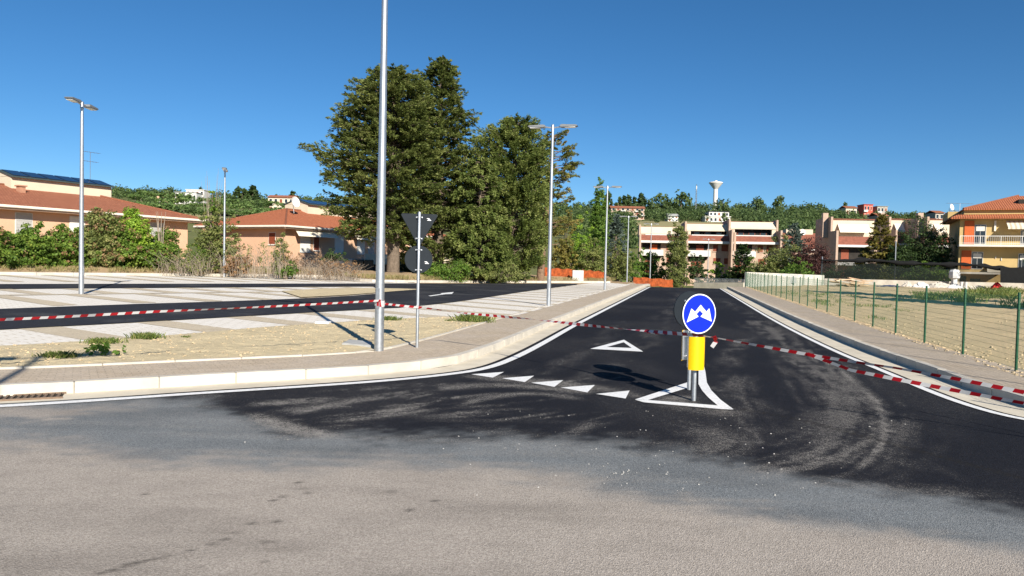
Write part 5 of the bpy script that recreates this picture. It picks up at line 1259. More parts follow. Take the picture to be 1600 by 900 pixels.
# the four big conifers
d = 62; b_ = base(612, d); b_ = (b_[0], b_[1], b_[2] + 0.3)
h_, pr_ = prof_px([(110, 588, 608), (120, 572, 640), (150, 540, 672), (185, 524, 680), (212, 522, 680), (226, 528, 680), (236, 484, 680), (248, 476, 680), (268, 480, 680), (290, 492, 680), (305, 496, 680), (330, 512, 676), (352, 520, 665), (370, 536, 655), (380, 590, 640), (430, 608, 616)], 612, d, b_[2])
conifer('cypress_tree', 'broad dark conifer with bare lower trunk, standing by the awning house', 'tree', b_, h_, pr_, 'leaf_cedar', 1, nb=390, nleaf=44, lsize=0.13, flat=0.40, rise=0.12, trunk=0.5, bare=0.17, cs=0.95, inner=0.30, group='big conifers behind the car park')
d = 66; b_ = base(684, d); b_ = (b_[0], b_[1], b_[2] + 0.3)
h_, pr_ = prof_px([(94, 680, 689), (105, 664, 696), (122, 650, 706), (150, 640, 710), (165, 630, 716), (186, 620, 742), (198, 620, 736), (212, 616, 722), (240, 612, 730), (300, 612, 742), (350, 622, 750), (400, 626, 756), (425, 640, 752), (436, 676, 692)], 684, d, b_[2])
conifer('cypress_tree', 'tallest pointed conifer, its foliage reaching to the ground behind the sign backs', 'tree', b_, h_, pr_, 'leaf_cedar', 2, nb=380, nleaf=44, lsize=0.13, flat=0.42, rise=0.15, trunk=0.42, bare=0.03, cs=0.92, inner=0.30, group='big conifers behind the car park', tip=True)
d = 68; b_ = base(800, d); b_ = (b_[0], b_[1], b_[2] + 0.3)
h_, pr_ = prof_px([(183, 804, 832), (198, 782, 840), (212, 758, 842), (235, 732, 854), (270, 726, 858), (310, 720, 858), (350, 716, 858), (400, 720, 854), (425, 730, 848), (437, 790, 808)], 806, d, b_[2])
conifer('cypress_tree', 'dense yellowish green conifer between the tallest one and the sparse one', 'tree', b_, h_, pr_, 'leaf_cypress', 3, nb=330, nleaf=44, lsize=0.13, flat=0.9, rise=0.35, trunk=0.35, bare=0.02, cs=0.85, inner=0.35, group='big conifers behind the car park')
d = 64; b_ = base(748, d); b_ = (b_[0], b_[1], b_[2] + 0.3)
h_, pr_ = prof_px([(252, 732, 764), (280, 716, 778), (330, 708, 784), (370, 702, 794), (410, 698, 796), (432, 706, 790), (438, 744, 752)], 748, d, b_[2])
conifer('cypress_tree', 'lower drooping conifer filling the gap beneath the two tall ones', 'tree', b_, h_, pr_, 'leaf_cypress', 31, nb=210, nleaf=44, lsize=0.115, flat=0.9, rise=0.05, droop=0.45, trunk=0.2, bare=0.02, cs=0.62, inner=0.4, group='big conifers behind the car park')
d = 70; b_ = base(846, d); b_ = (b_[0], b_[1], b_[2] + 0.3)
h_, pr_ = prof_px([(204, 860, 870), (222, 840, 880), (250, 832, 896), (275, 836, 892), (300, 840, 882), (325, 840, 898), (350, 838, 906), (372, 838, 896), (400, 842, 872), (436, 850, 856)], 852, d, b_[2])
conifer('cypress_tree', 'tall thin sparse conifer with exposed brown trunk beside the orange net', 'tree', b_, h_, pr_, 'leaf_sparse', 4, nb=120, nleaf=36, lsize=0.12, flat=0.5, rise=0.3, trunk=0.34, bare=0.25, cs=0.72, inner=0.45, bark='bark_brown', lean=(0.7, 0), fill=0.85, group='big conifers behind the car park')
# a dead reddish patch in the broad conifer
rng = np.random.RandomState(9); q = at(583, 262, 57.2)

# bushes right of the conifers
def bush_px(px, pt, pb, wpx, d, leaf, label, seed, cat='bush', name='bush', dens=1.0, ls=0.12, cs=0.5, depth=0.75, extra=None, group='shrubs and trees along the back of the road', trunk=0.10, shape='round', zb=None):
    k = d / FPX; b_ = base(px, d, zb); zt = up(pt, px, d); zb_ = min(up(pb, px, d), b_[2] + 0.3); H = zt - b_[2]; W = wpx * k / 2; rs = np.random.RandomState(seed); lob = []
    if shape == 'round':
        z0 = max(0, zb_ - b_[2]); n = 6
        for i in range(n):
            a = rs.uniform(0, 6.28); t = rs.uniform(0.25, 0.75); lob.append((W * 0.45 * math.cos(a), W * depth * 0.45 * math.sin(a), z0 + (H - z0) * t * 0.8, W * 0.6, W * depth * 0.6, (H - z0) * 0.28))
        lob.append((0, 0, z0 + (H - z0) * 0.62, W * 0.62, W * depth * 0.6, (H - z0) * 0.40)); lob.append((0, 0, z0 + (H - z0) * 0.3, W * 0.85, W * depth * 0.8, (H - z0) * 0.3))
    else:                              # columnar
        for i in range(7):
            t = i / 6; w_ = W * (0.55 + 0.5 * math.sin(math.pi * (0.15 + 0.75 * t))) * (1 if t < 0.85 else 0.6); lob.append((rs.uniform(-.1, .1) * W, rs.uniform(-.1, .1) * W, H * (0.08 + 0.86 * t), w_, w_, H * 0.10))
    area = wpx * abs(pb - pt); n = int(max(40, area / 22 * dens)); 
    return broadleaf(name, label, cat, b_, lob, leaf, seed, n, 44, ls * (d / 80) ** 0.5, cs * max(0.5, min(1.6, W / 2.2)), trunk, group, extra=extra)
bush_px(882, 330, 436, 40, 80, 'leaf_gold', 'tall yellow-green shrub right against the sparse conifer', 40)
bush_px(908, 335, 420, 60, 92, 'leaf_bright', 'bright green leafy tree behind the orange net', 41, 'tree', 'leafy_tree')
bush_px(925, 372, 436, 50, 82, 'leaf_olive', 'rounded olive green bush behind the utility cabinet', 42)
bush_px(895, 380, 434, 40, 84, 'leaf_ivy', 'green bush directly behind the first orange net', 43)
bush_px(934, 288, 440, 26, 112, 'leaf_green', 'narrow upright poplar left of the blue cedar', 44, 'tree', 'poplar_tree', 3.0, 0.12, 0.9, shape='col')
bush_px(966, 375, 441, 46, 86, 'leaf_olive', 'olive green bush between the poplar lamp post and the next lamp post', 45)
bush_px(988, 390, 440, 36, 92, 'leaf_green', 'dark leafy bush at the near end of the far orange net', 46)
bush_px(1012, 385, 442, 46, 100, 'leaf_green', 'green bush behind the far orange net', 47)
bush_px(1034, 400, 442, 36, 98, 'leaf_ivy', 'glossy green bush beside the foot of the small poplar', 48)
bush_px(1057, 348, 446, 30, 94, 'leaf_olive', 'small upright poplar in front of the terraced houses', 49, 'tree', 'poplar_tree', 2.4, 0.11, 0.8, shape='col')
bush_px(1066, 424, 447, 32, 78, 'leaf_olive', 'low round bush at the end of the road below the small poplar', 50, zb=-0.3)
bush_px(1090, 396, 444, 40, 104, 'leaf_dark', 'dark leafy tree left of the grey railing', 51)
bush_px(1121, 409, 436, 32, 108, 'leaf_bright', 'bright yellow-green bush in the garden behind the grey railing', 52)
bush_px(1135, 425, 446, 60, 106, 'leaf_dark', 'dark hedge behind the grey railing', 53)
bush_px(1215, 372, 440, 78, 96, 'leaf_olive', 'large spreading light green tree behind the streaked wall', 54, 'tree', 'leafy_tree')
bush_px(1180, 400, 440, 46, 99, 'leaf_green', 'green bush between the dark conifer and the streaked wall', 55)
bush_px(1272, 374, 440, 62, 92, 'leaf_plum', 'dark purple plum tree behind the shade net', 56, 'tree', 'plum_tree', 2.2, cs=0.7)
bush_px(1437, 345, 445, 96, 93, 'leaf_dark', 'large dark green tree left of the yellow building', 57, 'tree', 'leafy_tree', 1.3)
bush_px(1470, 358, 445, 40, 90, 'leaf_dark', 'dark tree near the corner of the yellow building', 58, 'tree', 'leafy_tree')
bush_px(1395, 380, 445, 46, 96, 'leaf_green', 'green tree between the golden conifer and the large dark tree', 59, 'tree', 'leafy_tree')
bush_px(1250, 405, 442, 70, 88, 'leaf_green', 'green bush behind the end of the streaked wall', 60)
bush_px(1325, 412, 442, 80, 86, 'leaf_dark', 'dark shrub behind the timber heap, seen through the shade net', 61)
bush_px(1375, 415, 442, 70, 85, 'leaf_olive', 'olive shrub behind the shade net below the golden conifer', 62)
bush_px(1455, 412, 442, 80, 86, 'leaf_green', 'shrub behind the shade net beside the tank', 63)
bush_px(1660, 330, 445, 90, 70, 'leaf_green', 'tree right of the yellow building', 64, 'tree', 'leafy_tree', 0.3)
def con_px(px, pt, wpx, d, leaf, label, seed, nb=110, name='conifer_tree', pts=((1, .04), (.85, .3), (.5, .75), (.2, 1.0), (.06, .9)), ls=0.13, zb=None, group='shrubs and trees along the back of the road', cs=0.62, flat=0.5, nleaf=40):
    b_ = base(px, d, zb); h = up(pt, px, d) - b_[2]; W = wpx * d / FPX / 2
    return conifer(name, label, 'tree', b_, h, sorted((z, W * r, W * r) for z, r in pts), leaf, seed, nb, nleaf, ls, flat, 0.1, 0.16, 0.05, cs=cs, inner=0.3, group=group, depth=1.0, tip=True)
con_px(1160, 384, 44, 103, 'leaf_dark', 'small dark pointed conifer before the third terraced house', 70)
con_px(962, 336, 50, 116, 'leaf_blue', 'blue-grey cedar beside the narrow poplar', 71, 120)
con_px(1238, 350, 62, 108, 'leaf_blue', 'blue-green spruce left of the dark red tiled roof', 72, 130)
con_px(1374, 338, 70, 96, 'leaf_gold', 'golden green conifer behind the shade net', 73, 170)

# ---- hedge and scrub before the left houses
hd = [(-60, 352, 120, 46.5, 'leaf_ivy', 0.12), (0, 362, 90, 45, 'leaf_ivy', 0.1), (52, 350, 76, 45.5, 'leaf_ivy', 0.1), (98, 352, 70, 46, 'leaf_ivy', 0.12), (146, 326, 62, 46.5, 'leaf_olive', 0.2), (178, 342, 70, 47, 'leaf_ivy', 0.14), (205, 322, 46, 47.5, 'leaf_bright', 0.1), (232, 366, 62, 48, 'leaf_ivy', 0.22), (258, 358, 40, 49, 'leaf_ivy', 0.2)]
hl = ['ivy-covered hedge mass running out past the solar-roofed house', 'ivy hedge bush below the first grey shutter', 'dense green ivy bush left of the hedge lamp post', 'green ivy bush right behind the twin-headed lamp post among the bays', 'tall olive bush with ragged top rising over the eave', 'broad ivy bush with brown patches below the eave', 'bright green climber rising highest in the hedge', 'ivy bush with dry stems at the right of the hedge', 'thin bush ending the hedge beside the graffitied shutter']
for k, (px, pt, wpx, d, leaf, fr) in enumerate(hd):
    d = float(np.interp(px, [-60, 0, 240, 270], [41.2, 43.0, 49.8, 50.5])); k_ = d / FPX; q = at(px, 420, d); b_ = (q[0], q[1], zblock(q[0], q[1]) + 0.2); zt = up(pt, px, d) - b_[2]; W = wpx * k_ / 2 * 1.2; rs = np.random.RandomState(k)
    lob = [(rs.uniform(-.4, .4) * W, rs.uniform(-.3, .3) * W, zt * rs.uniform(0.2, 0.72), W * 0.62, W * 0.5, zt * 0.27) for _ in range(7)] + [(0, 0, zt * 0.3, W, W * 0.7, zt * 0.32), (0, 0, zt * 0.68, W * 0.42, W * 0.4, zt * 0.32)]
    broadleaf('hedge_bush', hl[k], 'bush', b_, lob, leaf, 100 + k, int(wpx * (428 - pt) / 11), 46, 0.10, 0.38, 0.06, 'hedge bushes before the left houses', extra=('leaf_dry', fr, 34), stems=4)
bush_px(340, 322, 430, 66, 52, 'leaf_olive', 'tall loose tree overgrown with ivy between the two tiled houses', 120, 'tree', 'leafy_tree', 0.9, 0.10, 0.42, group='hedge bushes before the left houses', extra=('leaf_dry', 0.1, 20))
bush_px(331, 295, 340, 14, 52, 'leaf_ivy', 'slender ivy tip above the loose tree', 121, 'tree', 'leafy_tree', 0.8, 0.10, 0.5, group='hedge bushes before the left houses', shape='col')
bush_px(300, 372, 430, 50, 50.5, 'leaf_ivy', 'green bush below the graffitied grey shutter', 129, ls=0.09, dens=0.9, group='hedge bushes before the left houses', extra=('leaf_dry', 0.15, 20))
bush_px(372, 388, 432, 40, 50, 'leaf_dry', 'rusty brown dead bush beside the slim lamp post', 122, dens=1.1, ls=0.09, group='hedge bushes before the left houses')
bush_px(438, 355, 430, 26, 53, 'leaf_olive', 'narrow olive bush before the corner of the awning house', 123, ls=0.09, dens=0.9, group='hedge bushes before the left houses')
bush_px(452, 408, 432, 40, 51, 'leaf_green', 'low green bush at the bank left of the brambles', 124, ls=0.09, group='hedge bushes before the left houses')
bush_px(525, 388, 412, 44, 58, 'leaf_dark', 'dark straggling bush over the terrace parapet', 125, ls=0.10, dens=0.6, group='hedge bushes before the left houses', zb=1.6)
bush_px(640, 390, 432, 60, 69, 'leaf_dark', 'dark shrub under the broad conifer near its trunk', 126, ls=0.11)
bush_px(700, 405, 437, 90, 61, 'leaf_green', 'green undergrowth at the foot of the tallest conifer', 127, ls=0.10)
bush_px(780, 408, 437, 90, 63, 'leaf_olive', 'undergrowth at the foot of the yellowish conifer', 128, ls=0.10)
def bramble(px, pt, wpx, d, label, seed, n=170):
    q = at(px, 420, d); b_ = (q[0], q[1], zblock(q[0], q[1]) + 0.25); H = up(pt, px, d) - b_[2]; W = wpx * d / FPX / 2; rng = np.random.RandomState(seed)
    r = thing('bramble_scrub', label, 'bush', b_, 0, 'dry scrub before the left houses'); mb = MB()
    for i in range(n):
        x, y = rng.uniform(-W, W), rng.uniform(-1.2, 1.2); hh = H * rng.uniform(0.4, 1.05); a = rng.uniform(0, 6.28); l = rng.uniform(0.4, 1.5)
        mb.tube([(x, y, -0.2), (x + 0.25 * l * math.cos(a), y + 0.25 * l * math.sin(a), hh * 0.55), (x + l * math.cos(a), y + l * math.sin(a), hh)], [0.012, 0.009, 0.004], 3)
    tag(mb.build('twigs', 'twig_grey', r), kind='stuff')
    nl = 44; cc = np.c_[rng.uniform(-W, W, nl), rng.uniform(-1.2, 1.2, nl), rng.uniform(0.2, H, nl)]; cr = np.repeat(rng.uniform(0.15, 0.4, (nl, 1)), 3, 1)
    V, F, T = clump_leaves(cc, cr, 22, 0.07, rng, 0.2, 0.8, 0.3); raw('leaves', V, F, 'leaf_olive' if seed < 3 else 'leaf_dry', r, attrs={'tint': T})
bramble(290, 392, 70, 49, 'dry bramble scrub below the graffitied grey shutter', 1); bramble(400, 380, 100, 50.5, 'tall dry scrub between the slim lamp post and the awning house corner', 2); bramble(480, 398, 90, 52, 'grey bramble thicket before the awnings', 3, 210); bramble(530, 410, 60, 53, 'grey bramble patch next to the bins', 4)
# bare upright twigs above the loose tree
rng = np.random.RandomState(77); q = at(330, 300, 52.5)
bt = MB(); zb_ = zblock(q[0], q[1])
for i in range(9):
    x = rng.uniform(-0.9, 0.9); bt.tube([(x * 0.3, 0, 0), (x * 0.7, 0.1, up(330, 330, 52.5) - zb_), (x, 0.1, up(rng.uniform(258, 290), 330, 52.5) - zb_)], [0.03, 0.018, 0.005], 4)
o = bt.build('bare_sapling', 'twig_grey', None); o.location = (q[0], q[1], zb_); tag(o, 'leafless grey saplings sticking out above the loose ivy tree', 'sapling')
bt = MB()
for i in range(4): x = rng.uniform(-.3, .3); bt.tube([(0, 0, 0), (x, 0, 3.2), (x * 1.6, 0.1, up(325, 252, 49) - 0.8)], [0.04, 0.03, 0.01], 4)
q = at(252, 400, 49.5); o = bt.build('bare_sapling', 'twig_grey', None); o.location = (q[0], q[1], 0.6); tag(o, 'pale dead stem standing against the peach wall by the hedge end', 'sapling')

# ---- weeds on the verge, grass in the field
def blades(n, rx, ry, h, rng, lean=0.5, wd=0.006):
    x, y = rng.normal(size=n) * rx * 0.5, rng.normal(size=n) * ry * 0.5; a = rng.uniform(0, 6.28, n); hh = h * rng.uniform(0.4, 1.1, n); L = hh * lean * rng.uniform(0.2, 1.4, n)
    tx, ty = x + L * np.cos(a), y + L * np.sin(a); wx, wy = -np.sin(a) * wd, np.cos(a) * wd; z = np.zeros(n)
    V = np.stack([np.c_[x - wx, y - wy, z - .03], np.c_[x + wx, y + wy, z - .03], np.c_[(x + tx) / 2 * 1 + wx * .8, (y + ty) / 2 + wy * .8, hh * .65], np.c_[tx, ty, hh]], 1).reshape(-1, 3)
    return V, np.arange(4 * n).reshape(n, 4), np.repeat(rng.uniform(0, 1, n), 4)
for k, (px, py, wpx, h, n, lab) in enumerate(((92, 560, 46, 0.10, 500, 'flat tuft of grass nearest the lamp shadow on the verge'), (165, 538, 48, 0.11, 420, 'thin grass tuft beside the pale bays, left of the others'), (228, 530, 44, 0.12, 460, 'grass tuft at the paving edge right of the thin one'), (740, 503, 44, 0.20, 900, 'bushy green grass tuft at the narrow end of the verge'), (607, 501, 34, 0.12, 300, 'small grass tuft behind the thick lamp post'), (292, 529, 16, 0.05, 80, 'tiny weed on the bare verge soil'), (702, 503, 12, 0.08, 60, 'tiny weed near the bushy grass tuft'))):
    q = gp(px, py, zblock); rng = np.random.RandomState(200 + k); r_ = wpx * q[1] / FPX / 2; V, F, T = blades(n, r_, r_ * 0.8, h, rng, 0.9, 0.007)
    o = raw('grass_tuft', V, F, 'grass_blade', attrs={'tint': T}); o.location = (q[0], q[1], q[2] + 0.02); tag(o, lab, 'weed', 'grass tufts on the verge')
q = gp(158, 556, zblock); rng = np.random.RandomState(4); cc = np.c_[rng.normal(size=26) * 0.16, rng.normal(size=26) * 0.09, rng.uniform(0.03, 0.17, 26)]; V, F, T = clump_leaves(cc, np.repeat(rng.uniform(0.03, 0.06, (26, 1)), 3, 1), 7, 0.05, rng, 0.9, 0.7, 0.3)
o = raw('weed_plant', V, F, 'leaf_green', attrs={'tint': T}); o.location = (q[0], q[1], q[2] + 0.02); tag(o, 'dark broad-leaved weed between the grass tufts on the verge', 'weed')
rng = np.random.RandomState(31); Vs, Fs, Ts = [], [], []; c = 0
def patch(px0, px1, py0, py1, n, h, wd=0.012):
    global c
    for _ in range(n):
        q = gp(rng.uniform(px0, px1), rng.uniform(py0, py1), zright)
        if np.min(np.hypot(rearR[:, 0] - q[0], rearR[:, 1] - q[1])) < 1.2 or (q[0] - 8.75) * FD[1] - (q[1] - 12.45) * FD[0] < 0: continue
        if fbm(np.array([q[0] * 0.35]), np.array([q[1] * 0.35]), 3)[0] < 0.47: continue
        V, F, T = blades(14, 0.35, 0.35, h, rng, 0.7, wd); Vs.append(V + np.array([q[0], q[1], zright(q[0], q[1])])); Fs.append(F + c); Ts.append(T); c += len(V)
patch(1490, 1600, 455, 474, 330, 0.55); patch(1560, 1640, 460, 482, 120, 0.4); patch(1430, 1490, 458, 470, 110, 0.35); patch(1280, 1420, 462, 500, 170, 0.14, 0.01); patch(1190, 1300, 455, 480, 160, 0.18)
tag(raw('field_grass', np.vstack(Vs), np.vstack(Fs), 'grass_blade', attrs={'tint': np.concatenate(Ts)}), 'patchy green grass growing on the bare field', 'grass', kind='stuff')
Vs, Fs, Ts = [], [], []; c = 0
for _ in range(1500):
    i = rng.randint(0, len(fk)); t = rng.uniform(0.03, 0.35) ** 1.0; p = (offset(fk, 0.4)[i] if False else fk[i] + (bankB[i] - fk[i]) * t)
    V, F, T = blades(9, 0.3, 0.3, 0.32, rng, 0.6, 0.012); Vs.append(V + np.array([p[0], p[1], zblock(p[0], p[1]) + 0.25])); Fs.append(F + c); Ts.append(T); c += len(V)
tag(raw('bank_grass', np.vstack(Vs), np.vstack(Fs), 'grass_dry', attrs={'tint': np.concatenate(Ts)}), 'dry grass along the bank behind the car park', 'grass', kind='stuff')

# ---- trees out of frame on the right whose shadows cross the field
for k, (x, y, h, lab) in enumerate(((31.0, 27.0, 12.5, 'tree beyond the right end of the field casting the long near shadow'), (33.0, 37.5, 12.5, 'tree beyond the right end of the field casting the long far shadow'))):
    broadleaf('leafy_tree', lab, 'tree', (x, y, 0.1), [(0, 0, h * 0.62, 1.7, 1.7, h * 0.3), (0.5, 0.3, h * 0.8, 1.2, 1.2, h * 0.2), (-.6, 0, h * 0.45, 1.3, 1.3, h * 0.15)], 'leaf_green', 300 + k, 420, 46, 0.2, 0.65, 0.16)

# ------------------------------------------------------------------ hillside
rng = np.random.RandomState(12)
def tpl(kind, s):
    r = np.random.RandomState(s)
    if kind == 'round': cc = r.normal(size=(26, 3)); cc /= np.linalg.norm(cc, axis=1)[:, None]; cc = cc * np.array([.42, .42, .36]) * r.uniform(.5, 1, (26, 1)) + [0, 0, .58]; cr = np.repeat(r.uniform(.10, .2, (26, 1)), 3, 1)
    elif kind == 'umbrella': cc = r.normal(size=(24, 3)) * np.array([.3, .3, .06]) + [0, 0, .78]; cr = np.c_[r.uniform(.13, .22, (24, 2)), r.uniform(.06, .11, 24)]
    else: t = r.uniform(0.03, 1, 30); a = r.uniform(0, 6.28, 30); w_ = .16 * (1.05 - t ** 1.6); cc = np.c_[w_ * np.cos(a), w_ * np.sin(a), t * .95]; cr = np.c_[np.full((30, 2), .06), np.full(30, .10)]
    V, F, T = clump_leaves(cc, cr, 15 if kind != 'cyp' else 13, 0.080, r, .3, .9, .45); return V, F, T
TP = {k: [tpl(k, s) for s in range(3)] for k in ('round', 'umbrella', 'cyp')}
def hill_tree(kind, label, x, y, h, wsc, leaf, i, group, cache={}):
    key = (kind, i % 3, leaf)
    if key not in cache:
        V, F, T = TP[kind][i % 3]; o = raw({'round': 'hill_tree', 'umbrella': 'umbrella_pine', 'cyp': 'hill_cypress'}[kind], V, F, leaf, None, attrs={'tint': T}); me = o.data
        mb = MB().tube([(0, 0, -0.05), (0.01, 0, 0.45), (0, 0, 0.75)], [0.03, 0.022, 0.01], 6); tr = mb.build('trunk', 'bark', o); cache[key] = (o, tr)
    else:
        s_, t_ = cache[key]; o = s_.copy(); col.objects.link(o); tr = t_.copy(); col.objects.link(tr); tr.parent = o
    o.location = (x, y, hill(x, y)); o.scale = (h * wsc, h * wsc, h); o.rotation_euler = (0, 0, i * 1.7); return tag(o, label, 'tree', group)
def hpos(px, d): q = at(px, 400, d); return q[0], q[1]
# distinct skyline trees
i = 0
for px, py in [(948, 300), (964, 305), (973, 306), (980, 305), (988, 305), (999, 302), (1004, 308)]:
    x, y = hpos(px, 560); i += 1; hill_tree('cyp', 'dark pointed cypress in the row above the pink apartment block', x, y, max(6, up(py, px, 560) - hill(x, y)), 1.25, 'leaf_dark', i, 'cypress row above the apartment block')
for px, py, w_, lab in [(1031, 300, .8, 'large dark round tree right of the cypress row on the ridge'), (1018, 305, .7, 'dark round tree between the cypress row and the large ridge tree'), (1062, 297, .9, 'big round ridge tree left of the thin mast'), (1046, 318, .9, 'round tree below the two big ridge trees'), (1127, 307, .8, 'pointed round tree right of the water tower'), (1180, 307, .9, 'broad round tree on the ridge above the third terraced house'), (1217, 304, .8, 'tall ridge tree over the blue-green spruce'), (1097, 313, .8, 'ridge tree at the left of the water tower stem')]:
    x, y = hpos(px, 540); i += 1; hill_tree('round', lab, x, y, max(7, up(py, px, 540) - hill(x, y)), w_, 'leaf_hill', i, 'ridge trees')
for px, py, lab in [(371, 292, 'double dark cypress on the left ridge, left one'), (378, 292, 'double dark cypress on the left ridge, right one'), (394, 290, 'single tall cypress on the left ridge'), (386, 298, 'short cypress between the tall ones on the left ridge'), (455, 296, 'dark ridge tree beside the cream villa')]:
    x, y = hpos(px, 500); i += 1; hill_tree('cyp', lab, x, y, max(6, up(py, px, 500) - hill(x, y)), 1.7, 'leaf_dark', i, 'cypresses on the left ridge')
for k in range(46):                                   # rows of umbrella pines on the left slope
    row = k % 3; px = 205 + (k // 3) * 19 + row * 6 + rng.uniform(-4, 4); d = (310, 365, 420)[row]; x, y = hpos(px, d + rng.uniform(-8, 8)); i += 1
    hill_tree('umbrella', 'umbrella pine standing in the rows on the left slope', x, y, rng.uniform(6.5, 8.5), 1.0, 'leaf_pine', i, 'umbrella pines in rows on the left slope')
# the wood
Vs, Fs, Ts = [], [], []; c = 0
def inwood(px, d, x, y):
    if 160 <= px <= 520 and d < 470: return rng.rand() < (0.02 if d > 280 else 0.06) and d > 240
    if 985 < px < 1165 and d < 430: return rng.rand() < 0.03
    if 1095 < px < 1145 and 430 < d < 470: return False
    if 945 < px < 1012 and 470 < d < 515: return False
    return rng.rand() < 0.25 + 0.95 * fbm(np.array([x * 0.02]), np.array([y * 0.02]), 5)[0]
n = 0
for _ in range(5200):
    px = rng.uniform(-120, 1720); d = math.sqrt(rng.uniform(215 ** 2, 640 ** 2)); x, y = hpos(px, d)
    if not inwood(px, d, x, y): continue
    if (px < 160 or 560 < px < 880) and d < 480: continue
    kind = 'cyp' if rng.rand() < 0.07 else 'round'; V, F, T = TP[kind][rng.randint(3)]; h = rng.uniform(5, 9) * (1.0 if d < 540 else 0.85 + 0.9 * fbm(np.array([px * 0.05]), np.array([3.0]), 8)[0]); a = rng.uniform(0, 6.28); w_ = h * rng.uniform(0.85, 1.35) * (1.3 if kind == 'cyp' else 1)
    sel = rng.rand(len(F)) < (0.27 if d > 400 else 0.42); idx = np.repeat(sel, 4); Vt = V[idx]
    X = np.c_[x + w_ * (Vt[:, 0] * math.cos(a) - Vt[:, 1] * math.sin(a)), y + w_ * (Vt[:, 0] * math.sin(a) + Vt[:, 1] * math.cos(a)), hill(x, y) - 0.3 + h * Vt[:, 2]]
    Vs.append(X); m = len(X) // 4; Fs.append(np.arange(4 * m).reshape(m, 4) + c); c += len(X); Ts.append(np.clip(T[idx] * 0.7 + rng.uniform(-0.15, 0.3), 0, 1)); n += 1
tag(raw('hillside_wood', np.vstack(Vs), np.vstack(Fs), 'leaf_hill', attrs={'tint': np.concatenate(Ts)}), 'dense green wood covering the hills behind the houses', 'wood', kind='stuff')

for nm, (pa, pb, da, db) in (('hill_field', (196, 480, 318, 352)), ('hill_field', (196, 470, 374, 408)), ('hill_field', (985, 1160, 300, 425))):
    pxs = np.linspace(pa, pb, 30); struct(loft(nm, np.array([hpos(q, da) for q in pxs]), np.array([hpos(q, db) for q in pxs]), 'hill_grass', hill, 0.9, 6))
# hill buildings
def hill_house(name, label, px0, px1, py_top, d, storeys, wall, roof, nwin, flat=False, cat='house', sink=3.0, depth=10):
    x0, y0 = hpos(px0, d); x1, y1 = hpos(px1, d); wd = x1 - x0; zg = hill((x0 + x1) / 2, y0); H = up(py_top, (px0 + px1) / 2, d) - zg; H = max(H, 4)
    h = thing(name, label, cat, (x0, y0, zg), 0); e = H - (0.3 if flat else 1.6)
    bx('wall', wall, h, 0, wd, 0, depth, -sink, e)
    if flat: bx('roof', roof, h, -.4, wd + .4, -.6, depth + .4, e + 0.001, H)
    else:
        slope_quad('roof', [(-.6, -.8, e), (wd + .6, -.8, e), (wd + .6, depth / 2, H), (-.6, depth / 2, H)], roof, h, 0.2); slope_quad('roof_slope', [(wd + .6, depth + .8, e), (-.6, depth + .8, e), (-.6, depth / 2, H), (wd + .6, depth / 2, H)], roof, h, 0.2)
    st = e / storeys
    for s in range(storeys):
        for k in range(nwin):
            a = wd * (k + 0.25) / nwin; b = wd * (k + 0.75) / nwin; f = bx('window', 'pale_wall', h, a - .1, b + .1, -0.06, -0.005, s * st + st * 0.28, s * st + st * 0.82); bx('pane', 'window_glass' if (k + s) % 3 else 'shutter_brown', f, a, b, -0.1, -0.061, s * st + st * 0.32, s * st + st * 0.78)
            if (k + s) % 3 == 1: bx('balcony', 'white_plaster', h, a - .8, b + .8, -1.3, -0.011, s * st + st * 0.05, s * st + st * 0.32)
    return h
hill_house('apartment_block', 'long pink apartment block with balconies below the cypress row', 953, 1005, 321, 490, 3, 'pink_brick', 'roof_tiles', 7, cat='building'); hill_house('apartment_block', 'smaller end block beside the blue cedar with red roof', 938, 956, 324, 500, 3, 'pale_wall', 'roof_tiles', 3, cat='building')
hill_house('modern_villa', 'white flat-roofed modern villa on the slope below the water tower', 1106, 1137, 330, 440, 2, 'white_plaster', 'sign_back', 5, True); hill_house('garden_wall_house', 'low white wing in front of the modern villa', 1100, 1139, 338.5, 432, 1, 'white_plaster', 'pale_wall', 6, True)
hill_house('hill_house', 'pale house with flat roof left of the modern villa', 1042, 1058, 333, 445, 2, 'pale_wall', 'shutter_grey', 3); hill_house('hill_house', 'white block house on the left ridge', 290, 318, 296, 480, 2, 'white_plaster', 'pale_wall', 4, True); hill_house('hill_house', 'long low white house in front of the block on the left ridge', 273, 306, 300, 470, 1, 'white_plaster', 'shutter_grey', 6, True)
hill_house('hill_house', 'small house with terracotta roof left of the white ridge houses', 240, 261, 301, 480, 1, 'peach_wall', 'roof_tiles', 3); hill_house('hill_villa', 'cream villa with red roof on the left ridge above the awning house', 418, 458, 304, 440, 2, 'cream_wall', 'roof_tiles', 5)
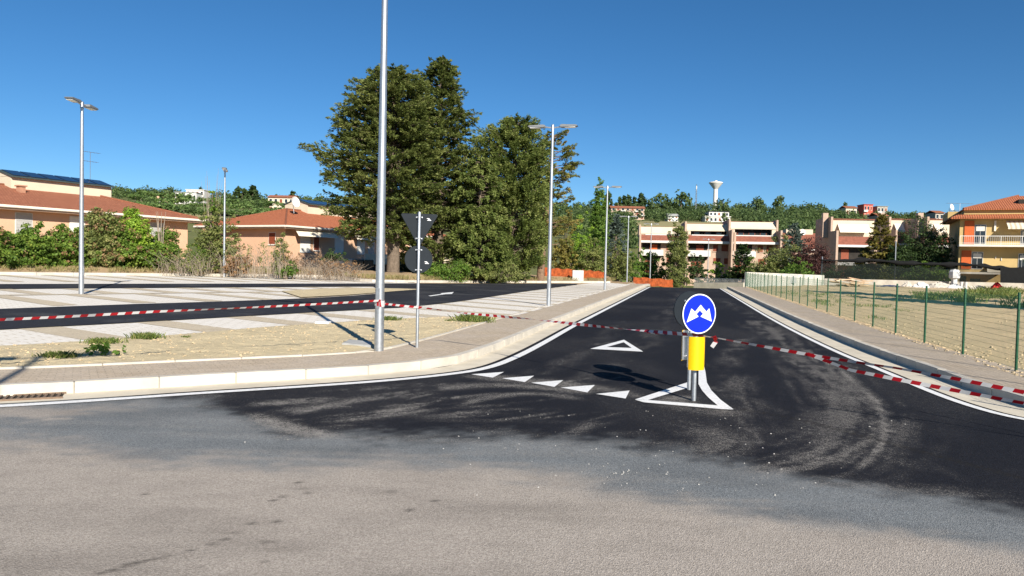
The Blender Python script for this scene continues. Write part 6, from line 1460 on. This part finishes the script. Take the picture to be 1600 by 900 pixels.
hill_house('hill_house', 'bright red house on the right ridge', 1347, 1361, 319, 520, 2, 'red_wall', 'red_wall', 3, True); hill_house('hill_house', 'cream house with tiled roof left of the red ridge house', 1319, 1336, 321, 510, 1, 'cream_wall', 'roof_tiles', 3); hill_house('hill_house', 'pale house right of the red ridge house', 1368, 1384, 322, 520, 2, 'concrete_low', 'concrete_low', 3, True); hill_house('hill_house', 'stone house in the trees above the right terraced houses', 1459, 1472, 328, 420, 2, 'concrete_low', 'roof_tiles', 2); hill_house('hill_house', 'brick house showing above the golden conifer', 1369, 1384, 332, 400, 2, 'pink_brick', 'roof_tiles', 3)
# water tower and mast
x, y = hpos(1115, 590); zg = hill(x, y); wt = thing('water_tower', 'white mushroom-shaped water tower on the ridge', 'water tower', (x, y, zg)); zt = up(282, 1115, 590) - zg
MB().lathe([(2.0, -2), (1.8, 4), (1.7, zt - 6.6)], 20).build('stem', 'white_plaster', wt, smooth=True)
MB().lathe([(1.7, zt - 6.8), (2.2, zt - 6.2), (5.0, zt - 2.6), (5.25, zt - 2.2)], 28).build('cone_tank', 'white_plaster', wt, smooth=True); MB().lathe([(5.45, zt - 2.199), (5.45, zt - 1.6), (4.6, zt - 1.2), (1.2, zt - 0.7), (1.2, zt - 0.1), (0.3, zt)], 28).build('lid', 'pale_wall', wt, smooth=True)
x, y = hpos(1085, 585); zg = hill(x, y); zt = up(288, 1085, 585) - zg; ms = thing('radio_mast', 'thin lattice radio mast left of the water tower', 'mast', (x, y, zg)); m = MB()
for sx, sy in ((-.6, -.6), (.6, -.6), (.6, .6), (-.6, .6)): MB().tube([(sx, sy, -1), (sx * 0.4, sy * 0.4, zt)], 0.12, 4).build('leg', 'galvanised', ms)
for k in range(12): z0 = zt * k / 12; z1 = zt * (k + 1) / 12; w0 = .6 - .36 * k / 12; m.tube([(-w0, -w0, z0), (w0, -w0, z1)], 0.06, 4); m.tube([(w0, w0, z0), (-w0, w0, z1)], 0.06, 4)
tag(m.build('bracing', 'galvanised', ms), kind='stuff'); MB().lathe([(0.5, zt - 4), (0.5, zt - 1.5)], 10).build('panel_antenna', 'white_plaster', ms)

if False: pass
